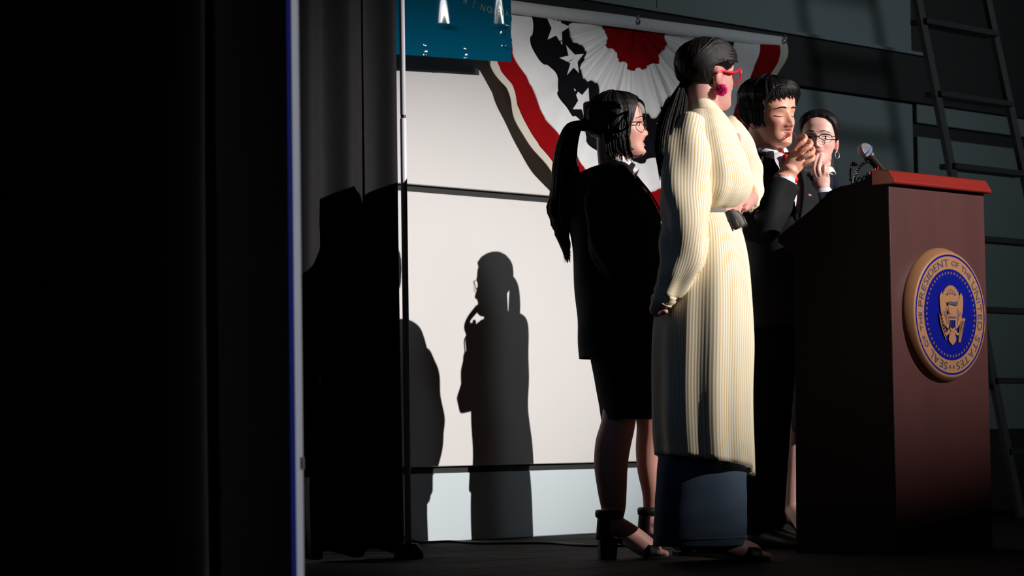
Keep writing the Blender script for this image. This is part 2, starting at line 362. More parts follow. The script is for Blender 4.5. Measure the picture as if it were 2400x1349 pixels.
# ------------------------------------------------------------------ pleated bunting
def bunting():
    cx, cz, Y = 8.005, 2.123, 7.012
    b = empty('pleated_bunting', (cx, Y, 1.25), 'red, white and navy pleated fan bunting with white stars on the wall', 'bunting')
    def rad(r, th):       # th 0 = right, pi = left; the fan widens to a rectangle at its upper corners
        k = np.clip(1-np.minimum(th, math.pi-th)/.42, 0, 1); return r*(1+.17*k*np.clip((r-.35)/.45, 0, 1))
    def pt(r, th):
        rr = rad(r, th); low = np.sin(th)**.5; w = 14*th+2.2*np.sin(th*3)+1.3*np.sin(th*7)
        saw = (w*1.9/math.pi) % 1.0
        pl = .017*(saw**.6-.5)*np.exp(-((r-.34)/.16)**2)*low+.010*np.sin(w)*np.clip(r/.3, 0, 1)+.006*np.sin(w*.43+r*9)*np.clip(r/.4, 0, 1)+.004*np.sin(th*31+r*14)*np.clip(r*2, 0, 1)
        z = cz-rr*np.sin(th)*.985
        return np.stack([cx+rr*np.cos(th), Y-.018-pl-.02*np.clip(r-.1, 0, .4), z], -1)
    edges = [.004, .205, .40, .60, .725, .83, .87]
    amp = [0, .007, .020, .016, .006, .005, 0]
    def jit(i, th): return amp[i]*(np.sign(np.sin(th*15+i))*np.abs(np.sin(th*15+i))**.4+.6*np.sin(th*7+2*i))
    names = ['red_center', 'white_ruffle', 'navy_band', 'white_band', 'red_band', 'white_border']
    mats = ['cloth_red', 'cloth_white', 'cloth_navy', 'cloth_white', 'cloth_red', 'cloth_cream']
    nt_ = 520; th = np.linspace(.0, math.pi, nt_)
    for i in range(6):
        n = 16; rows = []
        for j in range(n):
            f = j/(n-1); ra = edges[i]+jit(i, th); rb = edges[i+1]+jit(i+1, th); rows.append(pt(ra+(rb-ra)*f, th))
        r = np.array(rows); Fc = [(a*nt_+c, a*nt_+c+1, (a+1)*nt_+c+1, (a+1)*nt_+c) for a in range(n-1) for c in range(nt_-1)]
        solid(mesh(names[i], r.reshape(-1, 3), Fc, mats[i], b), .0015)
    hx = np.linspace(cx-1.01, cx+1.012, 60); rows = [np.c_[hx, np.full(60, Y-.032)-.003*np.sin(hx*9), cz+dz+(hx-cx)*.02] for dz in (-.038, -.012, .015)]
    r = np.array(rows); solid(mesh('header_tape', r.reshape(-1, 3), [(a*60+c, a*60+c+1, (a+1)*60+c+1, (a+1)*60+c) for a in range(2) for c in range(59)], 'cloth_white', b), .003)
    for gx in (cx-.99, cx, cx+.99):
        th2 = np.linspace(0, 2*math.pi, 17); c = np.array([gx, Y-.040, cz-.006+(gx-cx)*.02])
        MB().tube([c+.008*np.array([math.cos(t), 0, math.sin(t)]) for t in th2], .004, 8, round_ends=False).build('grommet', 'silver', b)
        MB().obox(c+[0, .004, .018], (1, 0, 0), (0, 1, 0), UP, .006, .003, .013).build('hook', 'silver', b, smooth=False)
    def star(r, t, size, rot):
        V = []; c0 = np.array([cx+r*math.cos(t), cz-r*math.sin(t)*.985])
        def on(p):            # lay the star's points on the cloth
            dx, dz = p[0]-cx, (cz-p[1])/.985; rr, tt = math.hypot(dx, dz), math.atan2(max(dz, 1e-4), dx); q = pt(np.array([rr/(1+0)]), np.array([tt]))[0]; return np.array([p[0], q[1]-.004, p[1]])
        for i in range(10):
            a = rot+math.pi/2+i*math.pi/5; q = size if i % 2 == 0 else size*.42; V.append(on(c0+[q*math.cos(a), q*math.sin(a)]))
        V = np.array(V); cen = on(c0); V = np.vstack([V, cen]); back = V[:10]+[0, .0035, 0]
        mesh('star', np.vstack([V, back]), [(i, (i+1) % 10, 10) for i in range(10)]+[(i, 11+i, 11+(i+1) % 10, (i+1) % 10) for i in range(10)], 'cloth_white', b, smooth=False)
    for r, t, s, rt in ((.488, math.pi-.165, .075, -.15), (.462, math.pi-.475, .066, .2), (.515, math.pi-.83, .076, .75), (.50, .14, .075, .3), (.5, .62, .075, .1), (.49, 1.15, .075, 0), (.49, 1.6, .075, .4)):
        star(r, t, s, rt)
bunting()

# ------------------------------------------------------------------ lectern
def lectern():
    x0, x1, yf = 6.765, 7.315, 4.84
    b = empty('lectern', ((x0+x1)/2, 5.05, 0), 'dark mahogany lectern with a slanted top and a round gold and blue seal', 'lectern')
    prof = [(4.84, 1.19), (4.865, 1.225), (4.90, 1.237), (4.935, 1.215), (4.98, 1.203), (5.03, 1.20), (5.075, 1.188), (5.15, 1.133), (5.24, 1.083), (5.295, 1.052), (5.292, 1.03), (5.22, .985), (5.235, .5), (5.245, 0), (4.84, 0)]
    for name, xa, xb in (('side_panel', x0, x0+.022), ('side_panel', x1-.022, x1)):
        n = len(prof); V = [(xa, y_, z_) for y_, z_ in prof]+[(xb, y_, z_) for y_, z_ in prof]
        bevel(mesh(name, V, [tuple(range(n)), tuple(reversed(range(n, 2*n)))]+[((i+1) % n, i, n+i, n+(i+1) % n) for i in range(n)], 'mahogany_shaded', b, smooth=False), .003, 2)
    bevel(MB().box((x0+.003, 4.838, 0.004), (x1-.003, 4.862, 1.195)).build('front_panel', 'mahogany', b, smooth=False), .002)
    # sloping desk inside the side panels and the moulded front lip
    V = []; pr = [(4.862, 1.19), (5.07, 1.15), (5.28, 1.02), (5.28, 1.0), (5.07, 1.13), (4.862, 1.17)]
    for xx in (x0+.022, x1-.022): V += [(xx, a, c) for a, c in pr]
    mesh('desk_top', V, [tuple(range(6)), tuple(reversed(range(6, 12)))]+[((i+1) % 6, i, 6+i, 6+(i+1) % 6) for i in range(6)], 'mahogany_shaded', b, smooth=False)
    V = []; pr = [(4.815, 1.192), (4.812, 1.200), (4.835, 1.236), (4.87, 1.243), (4.90, 1.238), (4.90, 1.192)]
    for xx in (x0-.004, x1+.008): V += [(xx, a, c) for a, c in pr]
    bevel(mesh('front_lip', V, [tuple(range(6)), tuple(reversed(range(6, 12)))]+[((i+1) % 6, i, 6+i, 6+(i+1) % 6) for i in range(6)], 'cherry_trim', b, smooth=False), .003)
    MB().box((x0+.03, 5.20, .03), (x1-.03, 5.215, .5)).build('back_rail', 'mahogany_shaded', b, smooth=False)
    for k in range(2): MB().box((x0+.022, 4.87, .35+.4*k), (x1-.022, 5.2, .37+.4*k)).build('shelf', 'mahogany_shaded', b, smooth=False)
    # --- the seal
    C = np.array([7.045, 4.84, .775]); seal = empty('seal', C, None, None); seal.parent = b; seal.location = tuple(C-origin(b)); seal['label'] = 'round gold seal with a blue field and an eagle'
    th = np.linspace(0, 2*math.pi, 96, endpoint=False)
    def disc(prof_, name, m_, sm=True):   # prof_ = (radius, outwards)
        rings = [np.c_[C[0]+r*np.cos(th), np.full(96, C[1]-d), C[2]+r*np.sin(th)] for r, d in prof_]
        o = MB().rings(rings).build(name, m_, seal, smooth=sm); return o
    disc([(.222, .0), (.222, .004), (.219, .012), (.2075, .034), (.203, .038), (.200, .038)], 'gold_rim', 'seal_gold')
    o = bpy.data.objects[-1] if False else None
    def ringflat(ra, rb, d, name, m_):
        rings = [np.c_[C[0]+r*np.cos(th), np.full(96, C[1]-dd), C[2]+r*np.sin(th)] for r, dd in ((ra, d-.003), (ra, d), (rb, d), (rb, d-.003))]
        r = np.array(rings); n = 96; Fc = [(i*n+j, i*n+(j+1) % n, ((i+1) % 4)*n+(j+1) % n, ((i+1) % 4)*n+j) for i in range(4) for j in range(n)]
        mesh(name, r.reshape(-1, 3), Fc, m_, seal, smooth=False)
    ringflat(.192, .198, .0385, 'blue_ring', 'seal_blue')
    disc([(.150, .036), (.150, .0388), (.001, .0388)], 'blue_field', 'seal_blue', False)
    # lettering round the gold band
    words = [('SEAL', 1), (' ', 1), ('OF', .72), (' ', .8), ('THE', .72), (' ', .8), ('PRESIDENT', 1), (' ', .8), ('OF', .72), (' ', .8), ('THE', .72), (' ', .8), ('UNITED', 1), (' ', 1), ('STATES', 1)]
    glyph = {}
    def gl(ch):
        if ch not in glyph: glyph[ch] = glyph_mesh(ch, 1)
        return glyph[ch]
    seq = []; tot = 0
    for w_, s in words:
        for ch in w_:
            adv = .34*s if ch == ' ' else (gl(ch)[0][:, 0].max()-gl(ch)[0][:, 0].min()+.13)*s
            seq.append((ch, s, adv)); tot += adv
    a0, a1 = math.radians(262), math.radians(-82); k = (a0-a1)/tot; a = a0
    size = .036
    for ch, s, adv in seq:
        if ch != ' ':
            V, Fc = gl(ch); V = V.copy(); V[:, 0] -= (V[:, 0].max()+V[:, 0].min())/2
            am = a-k*adv/2; r = .171-.345*size*s+V[:, 1]*size*s; ang = am-V[:, 0]*s*k
            mesh('letter', np.c_[C[0]+r*np.cos(ang), np.full(len(V), C[1]-.0392), C[2]+r*np.sin(ang)], Fc, 'seal_ink', seal, smooth=False)
        a -= k*adv
    for ad in (266.5, 273.5):
        aa = math.radians(ad); p = C+np.array([.172*math.cos(aa), -.0392, .172*math.sin(aa)])
        mesh('diamond_mark', [p+[0, 0, .007], p+[-.005, 0, 0], p+[0, 0, -.007], p+[.005, 0, 0]], [(0, 1, 2, 3)], 'seal_ink', seal, smooth=False)
    for i in range(50):           # fifty stars round the field
        aa = 2*math.pi*i/50; c = C+np.array([.137*math.cos(aa), -.0392, .137*math.sin(aa)]); V = []
        for j in range(10):
            q = .0062 if j % 2 == 0 else .0027; t = math.pi/2+j*math.pi/5; V.append(c+[q*math.cos(t), 0, q*math.sin(t)])
        mesh('star', V+[c+[0, -.002, 0]], [(j, (j+1) % 10, 10) for j in range(10)], 'seal_gold', seal, smooth=False)
    # the eagle: flat relief pieces
    def poly(name, pts, d, m_, mirror=False, thick=.004):
        for sgn in ((1, -1) if mirror else (1,)):
            n = len(pts); V = [C+[sgn*x, -d, z] for x, z in pts]; V2 = [v+[0, thick, 0] for v in V]
            Fc = [tuple(range(n)), tuple(reversed(range(n, 2*n)))]+[(i, (i+1) % n, n+(i+1) % n, n+i) for i in range(n)]
            mesh(name, np.vstack([V, V2]), Fc, m_, seal, smooth=False)
    g = 'seal_gold'
    wing = [(.012, .028), (.030, .035), (.045, .055), (.055, .075), (.0665, .060), (.067, .052), (.066, .030), (.062, .010), (.055, -.012), (.046, -.028), (.034, -.040), (.022, -.048), (.010, -.02)]
    poly('wing', wing, .043, g, True)
    for k in range(6):
        f = k/6; poly('feather_line', [(.030+.005*k, .024-.006*k), (.0315+.005*k, .024-.006*k), (.0305+.0055*k*.7, -.034+.009*k), (.0290+.0055*k*.7, -.034+.009*k)], .0436, 'seal_ink', True, .0008)
    for k in range(7):
        a_ = math.radians(40+100*k/6); poly('glory_ray', [(.032*math.cos(a_)-.001, .040+.034*math.sin(a_)), (.032*math.cos(a_)+.001, .040+.034*math.sin(a_)), (.044*math.cos(a_)+.0012, .040+.046*math.sin(a_)), (.044*math.cos(a_)-.0012, .040+.046*math.sin(a_))], .0422, 'seal_ink', False, .0008)
    arc = [(.052*math.cos(t)*1.05, .040+.058*math.sin(t)) for t in np.linspace(math.radians(12), math.radians(168), 25)]
    arc = [(x*(1.0 if i % 2 == 0 else .94), (z-.04)*(1.0 if i % 2 == 0 else .93)+.04) for i, (x, z) in enumerate(arc)]
    inner = [(.020*math.cos(t), .034+.006*math.sin(t)) for t in np.linspace(math.radians(168), math.radians(12), 12)]
    poly('glory', arc+inner, .0415, g)
    for i in range(5): poly('cloud_star', [(-.022+.011*i+.003*math.cos(t), .066+.004*math.sin(i*.78)+.003*math.sin(t)) for t in np.linspace(0, 6.28, 7)[:-1]], .0428, 'seal_ink', thick=.001)
    poly('body', [(-.020, .030), (-.012, .038), (0, .040), (.012, .038), (.020, .030), (.024, .008), (.022, -.025), (.012, -.050), (0, -.058), (-.012, -.050), (-.022, -.025), (-.024, .008)], .0445, g)
    poly('head', [(-.006, .016), (-.012, .022), (-.020, .020), (-.025, .012), (-.021, .010), (-.017, .006), (-.012, .000), (.004, .000), (.006, .012)], .0465, g)
    poly('beak', [(-.020, .014), (-.027, .010), (-.025, .001), (-.019, .006)], .0475, 'seal_ink')
    poly('scroll', [(-.030, .030), (-.024, .040), (-.010, .043), (.008, .041), (.026, .044), (.030, .036), (.026, .030), (.008, .031), (-.010, .034), (-.022, .031)], .0485, 'seal_ink')
    for i in range(7): poly('shield_stripe', [(-.0165+.005*i, -.018), (-.0140+.005*i, -.018), (-.0140+.005*i*.96, -.046+.0016*abs(i-3)), (-.0165+.005*i*.98, -.046+.0016*abs(i-3))], .0462, 'seal_ink' if i % 2 == 0 else 'seal_blue', thick=.002)
    poly('shield_top', [(-.020, -.006), (.020, -.006), (.019, -.012), (-.019, -.012)], .0462, 'seal_ink', thick=.002)
    poly('leg', [(.010, -.045), (.022, -.050), (.032, -.060), (.044, -.058), (.040, -.066), (.028, -.068), (.014, -.060)], .043, g, True)
    poly('tail', [(-.008, -.052), (.008, -.052), (.018, -.068), (.022, -.082), (.016, -.090), (.010, -.094), (.004, -.099), (-.004, -.099), (-.010, -.094), (-.016, -.090), (-.022, -.082), (-.018, -.068)], .0435, g)
    st = [(-.034, -.080), (-.046, -.062), (-.058, -.038), (-.064, -.012)]
    for i, (x, z) in enumerate(spline(np.array(st), 8)):
        for sg in (-1, 1):
            if i in (0,): continue
            dx = sg*.012; poly('olive_leaf', [(x, z), (x+dx*.6, z+.010), (x+dx, z+.013), (x+dx*.55, z+.002)], .0432+.0003*i, g)
    poly('olive_branch', [(-.033, -.082), (-.045, -.063), (-.057, -.039), (-.063, -.010), (-.0655, -.010), (-.060, -.040), (-.048, -.065), (-.036, -.084)], .0428, g)
    for i, dx in enumerate((-.010, -.003, .004, .010)):
        poly('arrow', [(.038+dx*.4, -.090), (.041+dx*.4, -.091), (.060+dx, -.022), (.066+dx, -.020+.002*i), (.061+dx*1.1, -.008), (.054+dx, -.018), (.057+dx, -.021)], .0428+.0005*i, g)
    return b
lectern()

# ------------------------------------------------------------------ microphone on its gooseneck
def microphone():
    t = 8.62
    b = empty('microphone', at(2000, 428, t), 'black handheld microphone with a silver mesh head on a chrome gooseneck', 'microphone')
    h = at(2027, 353, t); d = at(2068, 400, t+.02)-h; d /= np.linalg.norm(d); e = np.cross(d, V0); e /= np.linalg.norm(e)
    f = np.cross(e, d)
    MB().ball(h, (.0255, .0255, .027), [e, f, d], 24, 16).build('mesh_head', 'mic_mesh', b)
    th = np.linspace(0, 2*math.pi, 33); MB().tube([h+.0262*(math.cos(a)*e+math.sin(a)*f)+d*.004 for a in th], .0022, 8, round_ends=False).build('blue_band', 'mic_band', b)
    MB().tube([h+d*.018, h+d*.028, h+d*.034, h+d*.095], [.0215, .0215, .018, .0155], 24).build('handle', 'mic_black', b)
    pts = [(2000, 432, t), (2003, 415, t), (2010, 398, t), (2022, 384, t), (2036, 378, t), (2046, 384, t+.01), (2053, 394, t+.015), (2056, 402, t+.02)]
    pth = spline(px_path(pts), 70); rr = .0052+.0009*np.sin(np.arange(70)*1.9)
    MB().tube(pth, rr, 12).build('gooseneck', 'chrome', b)
    k = np.linspace(0, 1, 130); base = spline(px_path([(2060, 400, t), (2040, 408, t-.02), (2022, 418, t), (1996, 424, t+.02), (1992, 405, t+.02), (1997, 385, t+.02), (2008, 386, t+.02)]), 130)
    coil = base+(np.cos(k*2*math.pi*13)[:, None]*UP+np.sin(k*2*math.pi*13)[:, None]*V0)*.008*np.sin(k*math.pi)[:, None]**.3
    MB().tube(coil, .0026, 6).build('coiled_cable', 'mic_black', b)
    k = np.linspace(0, 1, 60); base = spline(px_path([(2032, 412, t-.03), (2045, 404, t-.03), (2058, 396, t-.02)]), 60)
    MB().tube(base+(np.cos(k*2*math.pi*4)[:, None]*UP+np.sin(k*2*math.pi*4)[:, None]*V0)*.0085, .0018, 6).build('red_wire', 'red_wire', b)
    MB().tube([at(2000, 434, t), at(2000, 452, t)], [.012, .014], 16).build('mount', 'mic_black', b)
microphone()

# ------------------------------------------------------------------ ladder at the right
def ladder():
    Y = 6.45; b = empty('stepladder', (9.75, Y, 0), 'grey stepladder standing in the dark against the stage wall', 'ladder')
    def rail(xa, za, xb, zb, y0, y1, w, m_, name='rail'):
        p, q = np.array([xa, y0, za]), np.array([xb, y1, zb]); d = (q-p)/np.linalg.norm(q-p); e = np.cross(d, [0, 1, 0])
        MB().obox((p+q)/2, d, e, (0, 1, 0), np.linalg.norm(q-p)/2, w, .012).build(name, m_, b, smooth=False)
    rail(9.98, 0, 9.26, 2.9, Y, Y+.12, .022, 'ladder_grey'); rail(10.62, 0, 9.82, 2.9, Y, Y+.12, .022, 'ladder_grey')
    rail(10.06, 0, 9.62, 1.40, Y+.40, Y+.16, .016, 'ladder_grey', 'rear_rail'); rail(10.2, 0, 9.72, 1.40, Y+.40, Y+.16, .016, 'ladder_grey', 'rear_rail')
    for z in (.3, .62, .94, 1.26, 1.58, 1.90, 2.22, 2.54):
        f = z/2.9; xl, xr = 9.98-.72*f, 10.62-.8*f
        MB().box((xl, Y-.03+.12*f, z-.012), (xr, Y+.06+.12*f, z+.012)).build('step', 'ladder_dark', b, smooth=False)
    MB().obox((9.86, Y+.2, .62), (.4, .9, .15), (0, 0, 1), (1, 0, 0), .2, .012, .006).build('spreader', 'ladder_dark', b, smooth=False)
ladder()

# ------------------------------------------------------------------ people: head, hair, glasses
def head_axes(psi, pitch=0, roll=0):
    a = math.radians(psi); f = math.cos(a)*R0+math.sin(a)*V0; x = np.cross(f, UP); p = math.radians(pitch)
    f2 = math.cos(p)*f-math.sin(p)*UP; u2 = math.cos(p)*UP+math.sin(p)*f; r = math.radians(roll)
    x2 = math.cos(r)*x+math.sin(r)*u2; u3 = math.cos(r)*u2-math.sin(r)*x
    return np.array([x2, f2, u3])          # rows: the person's right, forward, up
ZT = [0, .006, .018, .032, .045, .07, .09, .1125, .145, .17, .19, .205, .217, .223, .225]
YF = [.066, .084, .093, .091, .087, .089, .089, .087, .090, .088, .080, .066, .043, .022, .004]
YB = [.010, .000, -.004, -.010, -.018, -.052, -.078, -.093, -.100, -.096, -.082, -.065, -.042, -.02, -.004]
WD = [.018, .030, .040, .047, .052, .060, .065, .0695, .0735, .073, .066, .054, .036, .018, .003]
g_ = lambda x, s: np.exp(-(x/s)**2)
def face_bump(x, z, open_=0.0, nose=1.0, lid=0.0):
    ax = np.abs(x); d = np.zeros_like(x)
    nz = np.interp(z, [.066, .072, .079, .086, .110, .132], [0, .010, .0225, .0225, .0105, 0]); sx = np.interp(z, [.07, .09, .13], [.0125, .0100, .0085])
    d += nose*nz*g_(x, sx)
    d += nose*.009*g_(ax-.0135, .0065)*g_(z-.0765, .0065)                 # wings of the nose
    d -= .0085*g_(ax-.031, .0165)*g_(z-.1135, .0105)
    d += lid*g_(ax-.031, .0125)*g_(z-.1125, .0075)
    d += .0035*g_(ax-.030, .022)*g_(z-.1365, .0085)
    d += .0045*g_(ax-.043, .018)*g_(z-.087, .018)
    d += .0058*g_(x, .019)*g_(z-.0605-open_*.6, .0048)+.0062*g_(x, .017)*g_(z-.0470+open_*.5, .0055)-.006*g_(x, .024)*g_(z-.0540, .0026+open_)
    d -= .003*g_(x, .02)*g_(z-.0345, .006); d += .004*g_(x, .016)*g_(z-.0195, .010)
    d -= .0015*g_(ax-.032+.2*(.075-z), .006)*g_(z-.066, .014)
    return d
class Head:
    def __init__(s, px, py, t, H, ax, open_=0, nose=1, lid=.002):
        s.lid = lid
        s.k = H/.225; s.A = ax; s.o = at(px, py, t)-np.array([0, 0, .1125])*s.k @ ax; s.open = open_; s.nose = nose
    def w(s, l): return s.o+(np.asarray(l, float)*s.k) @ s.A
    def inv(s, W_): return ((W_-s.o) @ s.A.T)/s.k
    def surf(s, th, z, off=0):               # th 0 = front, positive to the person's right
        yf, yb, wd = np.interp(z, ZT, YF), np.interp(z, ZT, YB), np.interp(z, ZT, WD)
        yc = np.minimum(yf-.03, np.interp(z, [0, .05, .1, .225], [.03, .02, .0, .0])); c, sn = np.cos(th), np.sin(th); p = 2/2.25
        x = wd*np.sign(sn)*np.abs(sn)**p; y = np.where(c > 0, yc+(yf-yc)*np.abs(c)**p, yc-(yc-yb)*np.abs(c)**p)
        front = np.clip((c-.1)/.3, 0, 1); y = y+front*face_bump(x, z, s.open, s.nose, s.lid)
        P = np.stack([x, y, np.broadcast_to(z, x.shape)], -1)
        if np.any(off):
            n = P-np.array([0, -.005, .115]); n[..., 2] = np.where(z < .115, n[..., 2]*.25, n[..., 2]); n /= np.linalg.norm(n, axis=-1)[..., None]+1e-9; P = P+n*np.asarray(off)[..., None]
        return P
    def shells(s, mb, neck=None, neck_r=.052):
        zs = np.r_[np.linspace(0, .2, 84), np.linspace(.203, .225, 14)]; th = np.linspace(0, 2*math.pi, 128, endpoint=False)
        mb.rings([s.w(s.surf(th, np.full(128, z))) for z in zs])
        for sg in (-1, 1):
            mb.ball(s.w((sg*.073, -.012, .098)), (.008*s.k, .018*s.k, .030*s.k), s.A, 14, 10)
            mb.ball(s.w((sg*.072, -.004, .075)), (.006*s.k, .009*s.k, .011*s.k), s.A, 10, 8)
        if neck is not None:
            top = s.w((0, -.022, .085)); mid = s.w((0, -.024, .03))
            mb.tube(spline([top, mid, neck], 12), [neck_r*1.05]+[neck_r]*10+[neck_r*1.25], 28)
    def colors(s, V, base, lips, cheek=(205, 120, 110), brow=None, brow_z=.1375):
        l = s.inv(V); x, y, z = l.T; ax = np.abs(x); base, lips, cheek = [np.array(lin(c)[:3]) for c in (base, lips, cheek)]
        col = np.tile(base, (len(V), 1)); infront = (y > .03) & (z > -.02) & (z < .24) & (ax < .09)
        def blend(c, w): col[:] = col*(1-w[:, None])+c*w[:, None]
        blend(cheek, infront*.45*g_(ax-.042, .02)*g_(z-.08, .022)); blend(cheek, infront*.35*g_(x, .012)*g_(z-.085, .012)); blend(cheek, (ax > .066)*(z > .06)*(z < .13)*(y < .02)*(y > -.04)*.6)
        up = g_(x, .0205)*g_(z-.0600-s.open*.7, .0042); lo = g_(x, .0190)*g_(z-.0470+s.open*.6, .0050)
        blend(lips, infront*np.clip(1.7*(up+lo)-.35, 0, 1))
        blend(np.array(lin((62, 18, 18))[:3]), infront*np.clip(2.5*g_(x, .019)*g_(z-.0532, .0022+s.open*.9)-.9, 0, 1))
        return col
    def front(s, x, z):           # a point of the face's surface
        x = np.atleast_1d(np.asarray(x, float)); z = np.broadcast_to(np.asarray(z, float), x.shape)
        th = np.arcsin(np.clip(np.abs(x)/np.interp(z, ZT, WD), 0, .98)**1.125)*np.sign(x); return s.surf(th, z)
    def eyes(s, parent, mode='open', look=0.0, hu=.0062, hl=.0042):
        for sg in (-1, 1):
            f = np.linspace(0, 1, 17); x = sg*(.0170+.030*f); zc = .1122+.0012*f; sn = np.sin(math.pi*f)**.75
            zu, zl = zc+hu*sn, zc-hl*sn
            if mode == 'open':
                rows = []
                for v in np.linspace(0, 1, 7):
                    p = s.front(x, zl+(zu-zl)*v); p[:, 1] += .0012+.0022*sn*(1-(2*v-1)**2); rows.append(s.w(p))
                r = np.array(rows); e = mesh('eye', r.reshape(-1, 3), [(i*17+j, i*17+j+1, (i+1)*17+j+1, (i+1)*17+j) for i in range(6) for j in range(16)], 'eye_white', parent); solid(e, .001)
                xi = sg*.0318+look; q = np.linspace(0, 2*math.pi, 24, endpoint=False); px_, pz_ = xi+.0062*np.cos(q), .1128+.0062*np.sin(q)
                fz = np.clip((sg*px_-.0170)/.030, 0, 1); pz_ = np.clip(pz_, .1122-hl*np.sin(math.pi*fz)**.75+.0004, .1122+hu*np.sin(math.pi*fz)**.75)
                p = s.front(px_, pz_); c = s.front(np.array([xi]), .1128)[0]; p[:, 1] += .0026; c[1] += .0046
                mesh('iris', s.w(np.vstack([p, c])), [(i, (i+1) % 24, 24) for i in range(24)], 'eye_dark', e)
                p = s.front(x, zu+.0004); p[:, 1] += .0022; MB().tube(s.w(p), np.interp(f, [0, .3, 1], [.0006, .0014, .0012])*s.k, 6).build('eyelash', 'eye_dark', parent)
            else:                     # looking down: only the lash line shows
                p = s.front(x, zl-.0015-.0005*f); p[:, 1] += .0010; MB().tube(s.w(p), np.interp(f, [0, .3, 1], [.0006, .0012, .0013])*s.k, 6).build('eyelash', 'eye_dark', parent)
    def brows(s, parent, z=.1375, arch=.004, thick=.0032, material='brow', inner=.012, outer=.052):
        for sg in (-1, 1):
            pts = []; rr = []
            for f in np.linspace(0, 1, 12):
                x = sg*(inner+(outer-inner)*f); zz = z+arch*math.sin(math.pi*min(1, f*1.15))-.004*f*f
                wd = np.interp(zz, ZT, WD); th = math.asin(min(.98, (abs(x)/wd)**1.125))*sg
                p = s.surf(np.array([th]), np.array([zz]))[0]; pts.append(p+[0, -.0012, 0]); rr.append(thick*(1-.65*f)*(.6+.4*min(1, f*6)))
            MB().tube(s.w(pts), np.array(rr)*s.k, 8, flat=1).build('eyebrow', material, parent)
    def cap(s, parent, material, line, off, name='hair', noise=.002, zmin=.03, extra=None):
        """scalp hair: line = [(azimuth deg, z of the hairline)], off(th, z) thickness"""
        n, k = 180, 90; th = np.linspace(-math.pi, math.pi, n, endpoint=False); la, lz = zip(*line)
        zl = np.interp(np.degrees(np.abs(th)) if la[0] >= 0 else np.degrees(th), la, lz); rows = []
        for i in range(k):
            f = i/(k-1); z = zl+(.2249-zl)*(1-(1-f)**1.5)
            o = off(th, z)*np.clip(f*9, .15, 1)+noise*noise1(th*9+.5*np.sin(z*50), 5)*np.clip(f*6, 0, 1)
            rows.append(s.w(s.surf(th, z, o)))
        inner = [s.w(s.surf(th, zl, np.full(n, -.004)))]
        mb = extra or MB(); mb.rings(inner+rows, True); return mb
def strands(mb, paths, r0, r1=.0006, n=5, k=18):
    for p in paths:
        q = spline(np.asarray(p), k); rr = np.interp(np.linspace(0, 1, k), [0, .12, .6, 1], [r0*.12, r0, r0*.85, r1]); mb.tube(q, rr, n, round_ends=False)
    return mb
def glasses(head, parent, style, name='glasses', mframe='metal_dark', z0=.112, tilt=0):
    g = bpy.data.objects.new(name, None); COL.objects.link(g); g.parent = parent; g.location = (0, 0, 0)
    yy = .100; rims = []
    for sg in (-1, 1):
        th = np.linspace(0, 2*math.pi, 41); c = np.array([sg*.034, yy, z0-.003])
        if style == 'cat':
            a, b = .028, .020; X = a*np.cos(th); Z = b*np.sin(th); k = np.clip(X/a, 0, 1)*np.clip(Z/b, 0, 1); X2 = X+.012*k; Z2 = Z+.018*k; rr = .0036
        elif style == 'oval': a, b = .026, .0165; X2 = a*np.sign(np.cos(th))*np.abs(np.cos(th))**.8; Z2 = b*np.sign(np.sin(th))*np.abs(np.sin(th))**.8; rr = .0012
        else: a, b = .025, .019; X2, Z2 = a*np.cos(th), b*np.sin(th); rr = .0014
        P = np.array([c+[sg*x, -.010*((x/.03)**2 if x > 0 else 0), z] for x, z in zip(X2, Z2)])
        rad = np.full(41, rr)
        if style == 'oval': rad = np.where(Z2 > .004, .0022, .0009)
        MB().tube(head.w(P), rad*head.k, 8, round_ends=False).build('rim', mframe, g)
        Pl = np.vstack([P[:-1], c[None]]); me = mesh('lens', head.w(Pl), [(i, (i+1) % 40, 40) for i in range(40)], 'lens', g)
        e = P[5] if style == 'cat' else P[3]
        MB().tube(head.w(spline([e, e+[sg*.008, -.008, 0], (sg*.0775, .05, z0+.004), (sg*.0785, .0, z0+.003), (sg*.078, -.025, z0-.006)], 20)), [(.0042 if style == 'cat' else .0019)*head.k]*20, 8).build('temple', mframe, g)
    MB().tube(head.w(spline([(-.0105, yy, z0+.003), (0, yy+.003, z0+.006), (.0105, yy, z0+.003)], 10)), .0017*head.k, 8).build('bridge', mframe, g)
    return g
def body_object(mb, head, parent, base, lips, voxel=.0038, hands=None, name='body'):
    me, V = mb.union(voxel, 2); col = head.colors(V, base, lips)
    a = me.color_attributes.new('tint', 'FLOAT_COLOR', 'POINT'); a.data.foreach_set('color', np.c_[col, np.ones(len(col))].ravel())
    o = origin(parent); me.vertices.foreach_set('co', (V-o).ravel()); me.update()
    return link(name, me, SKIN, parent)
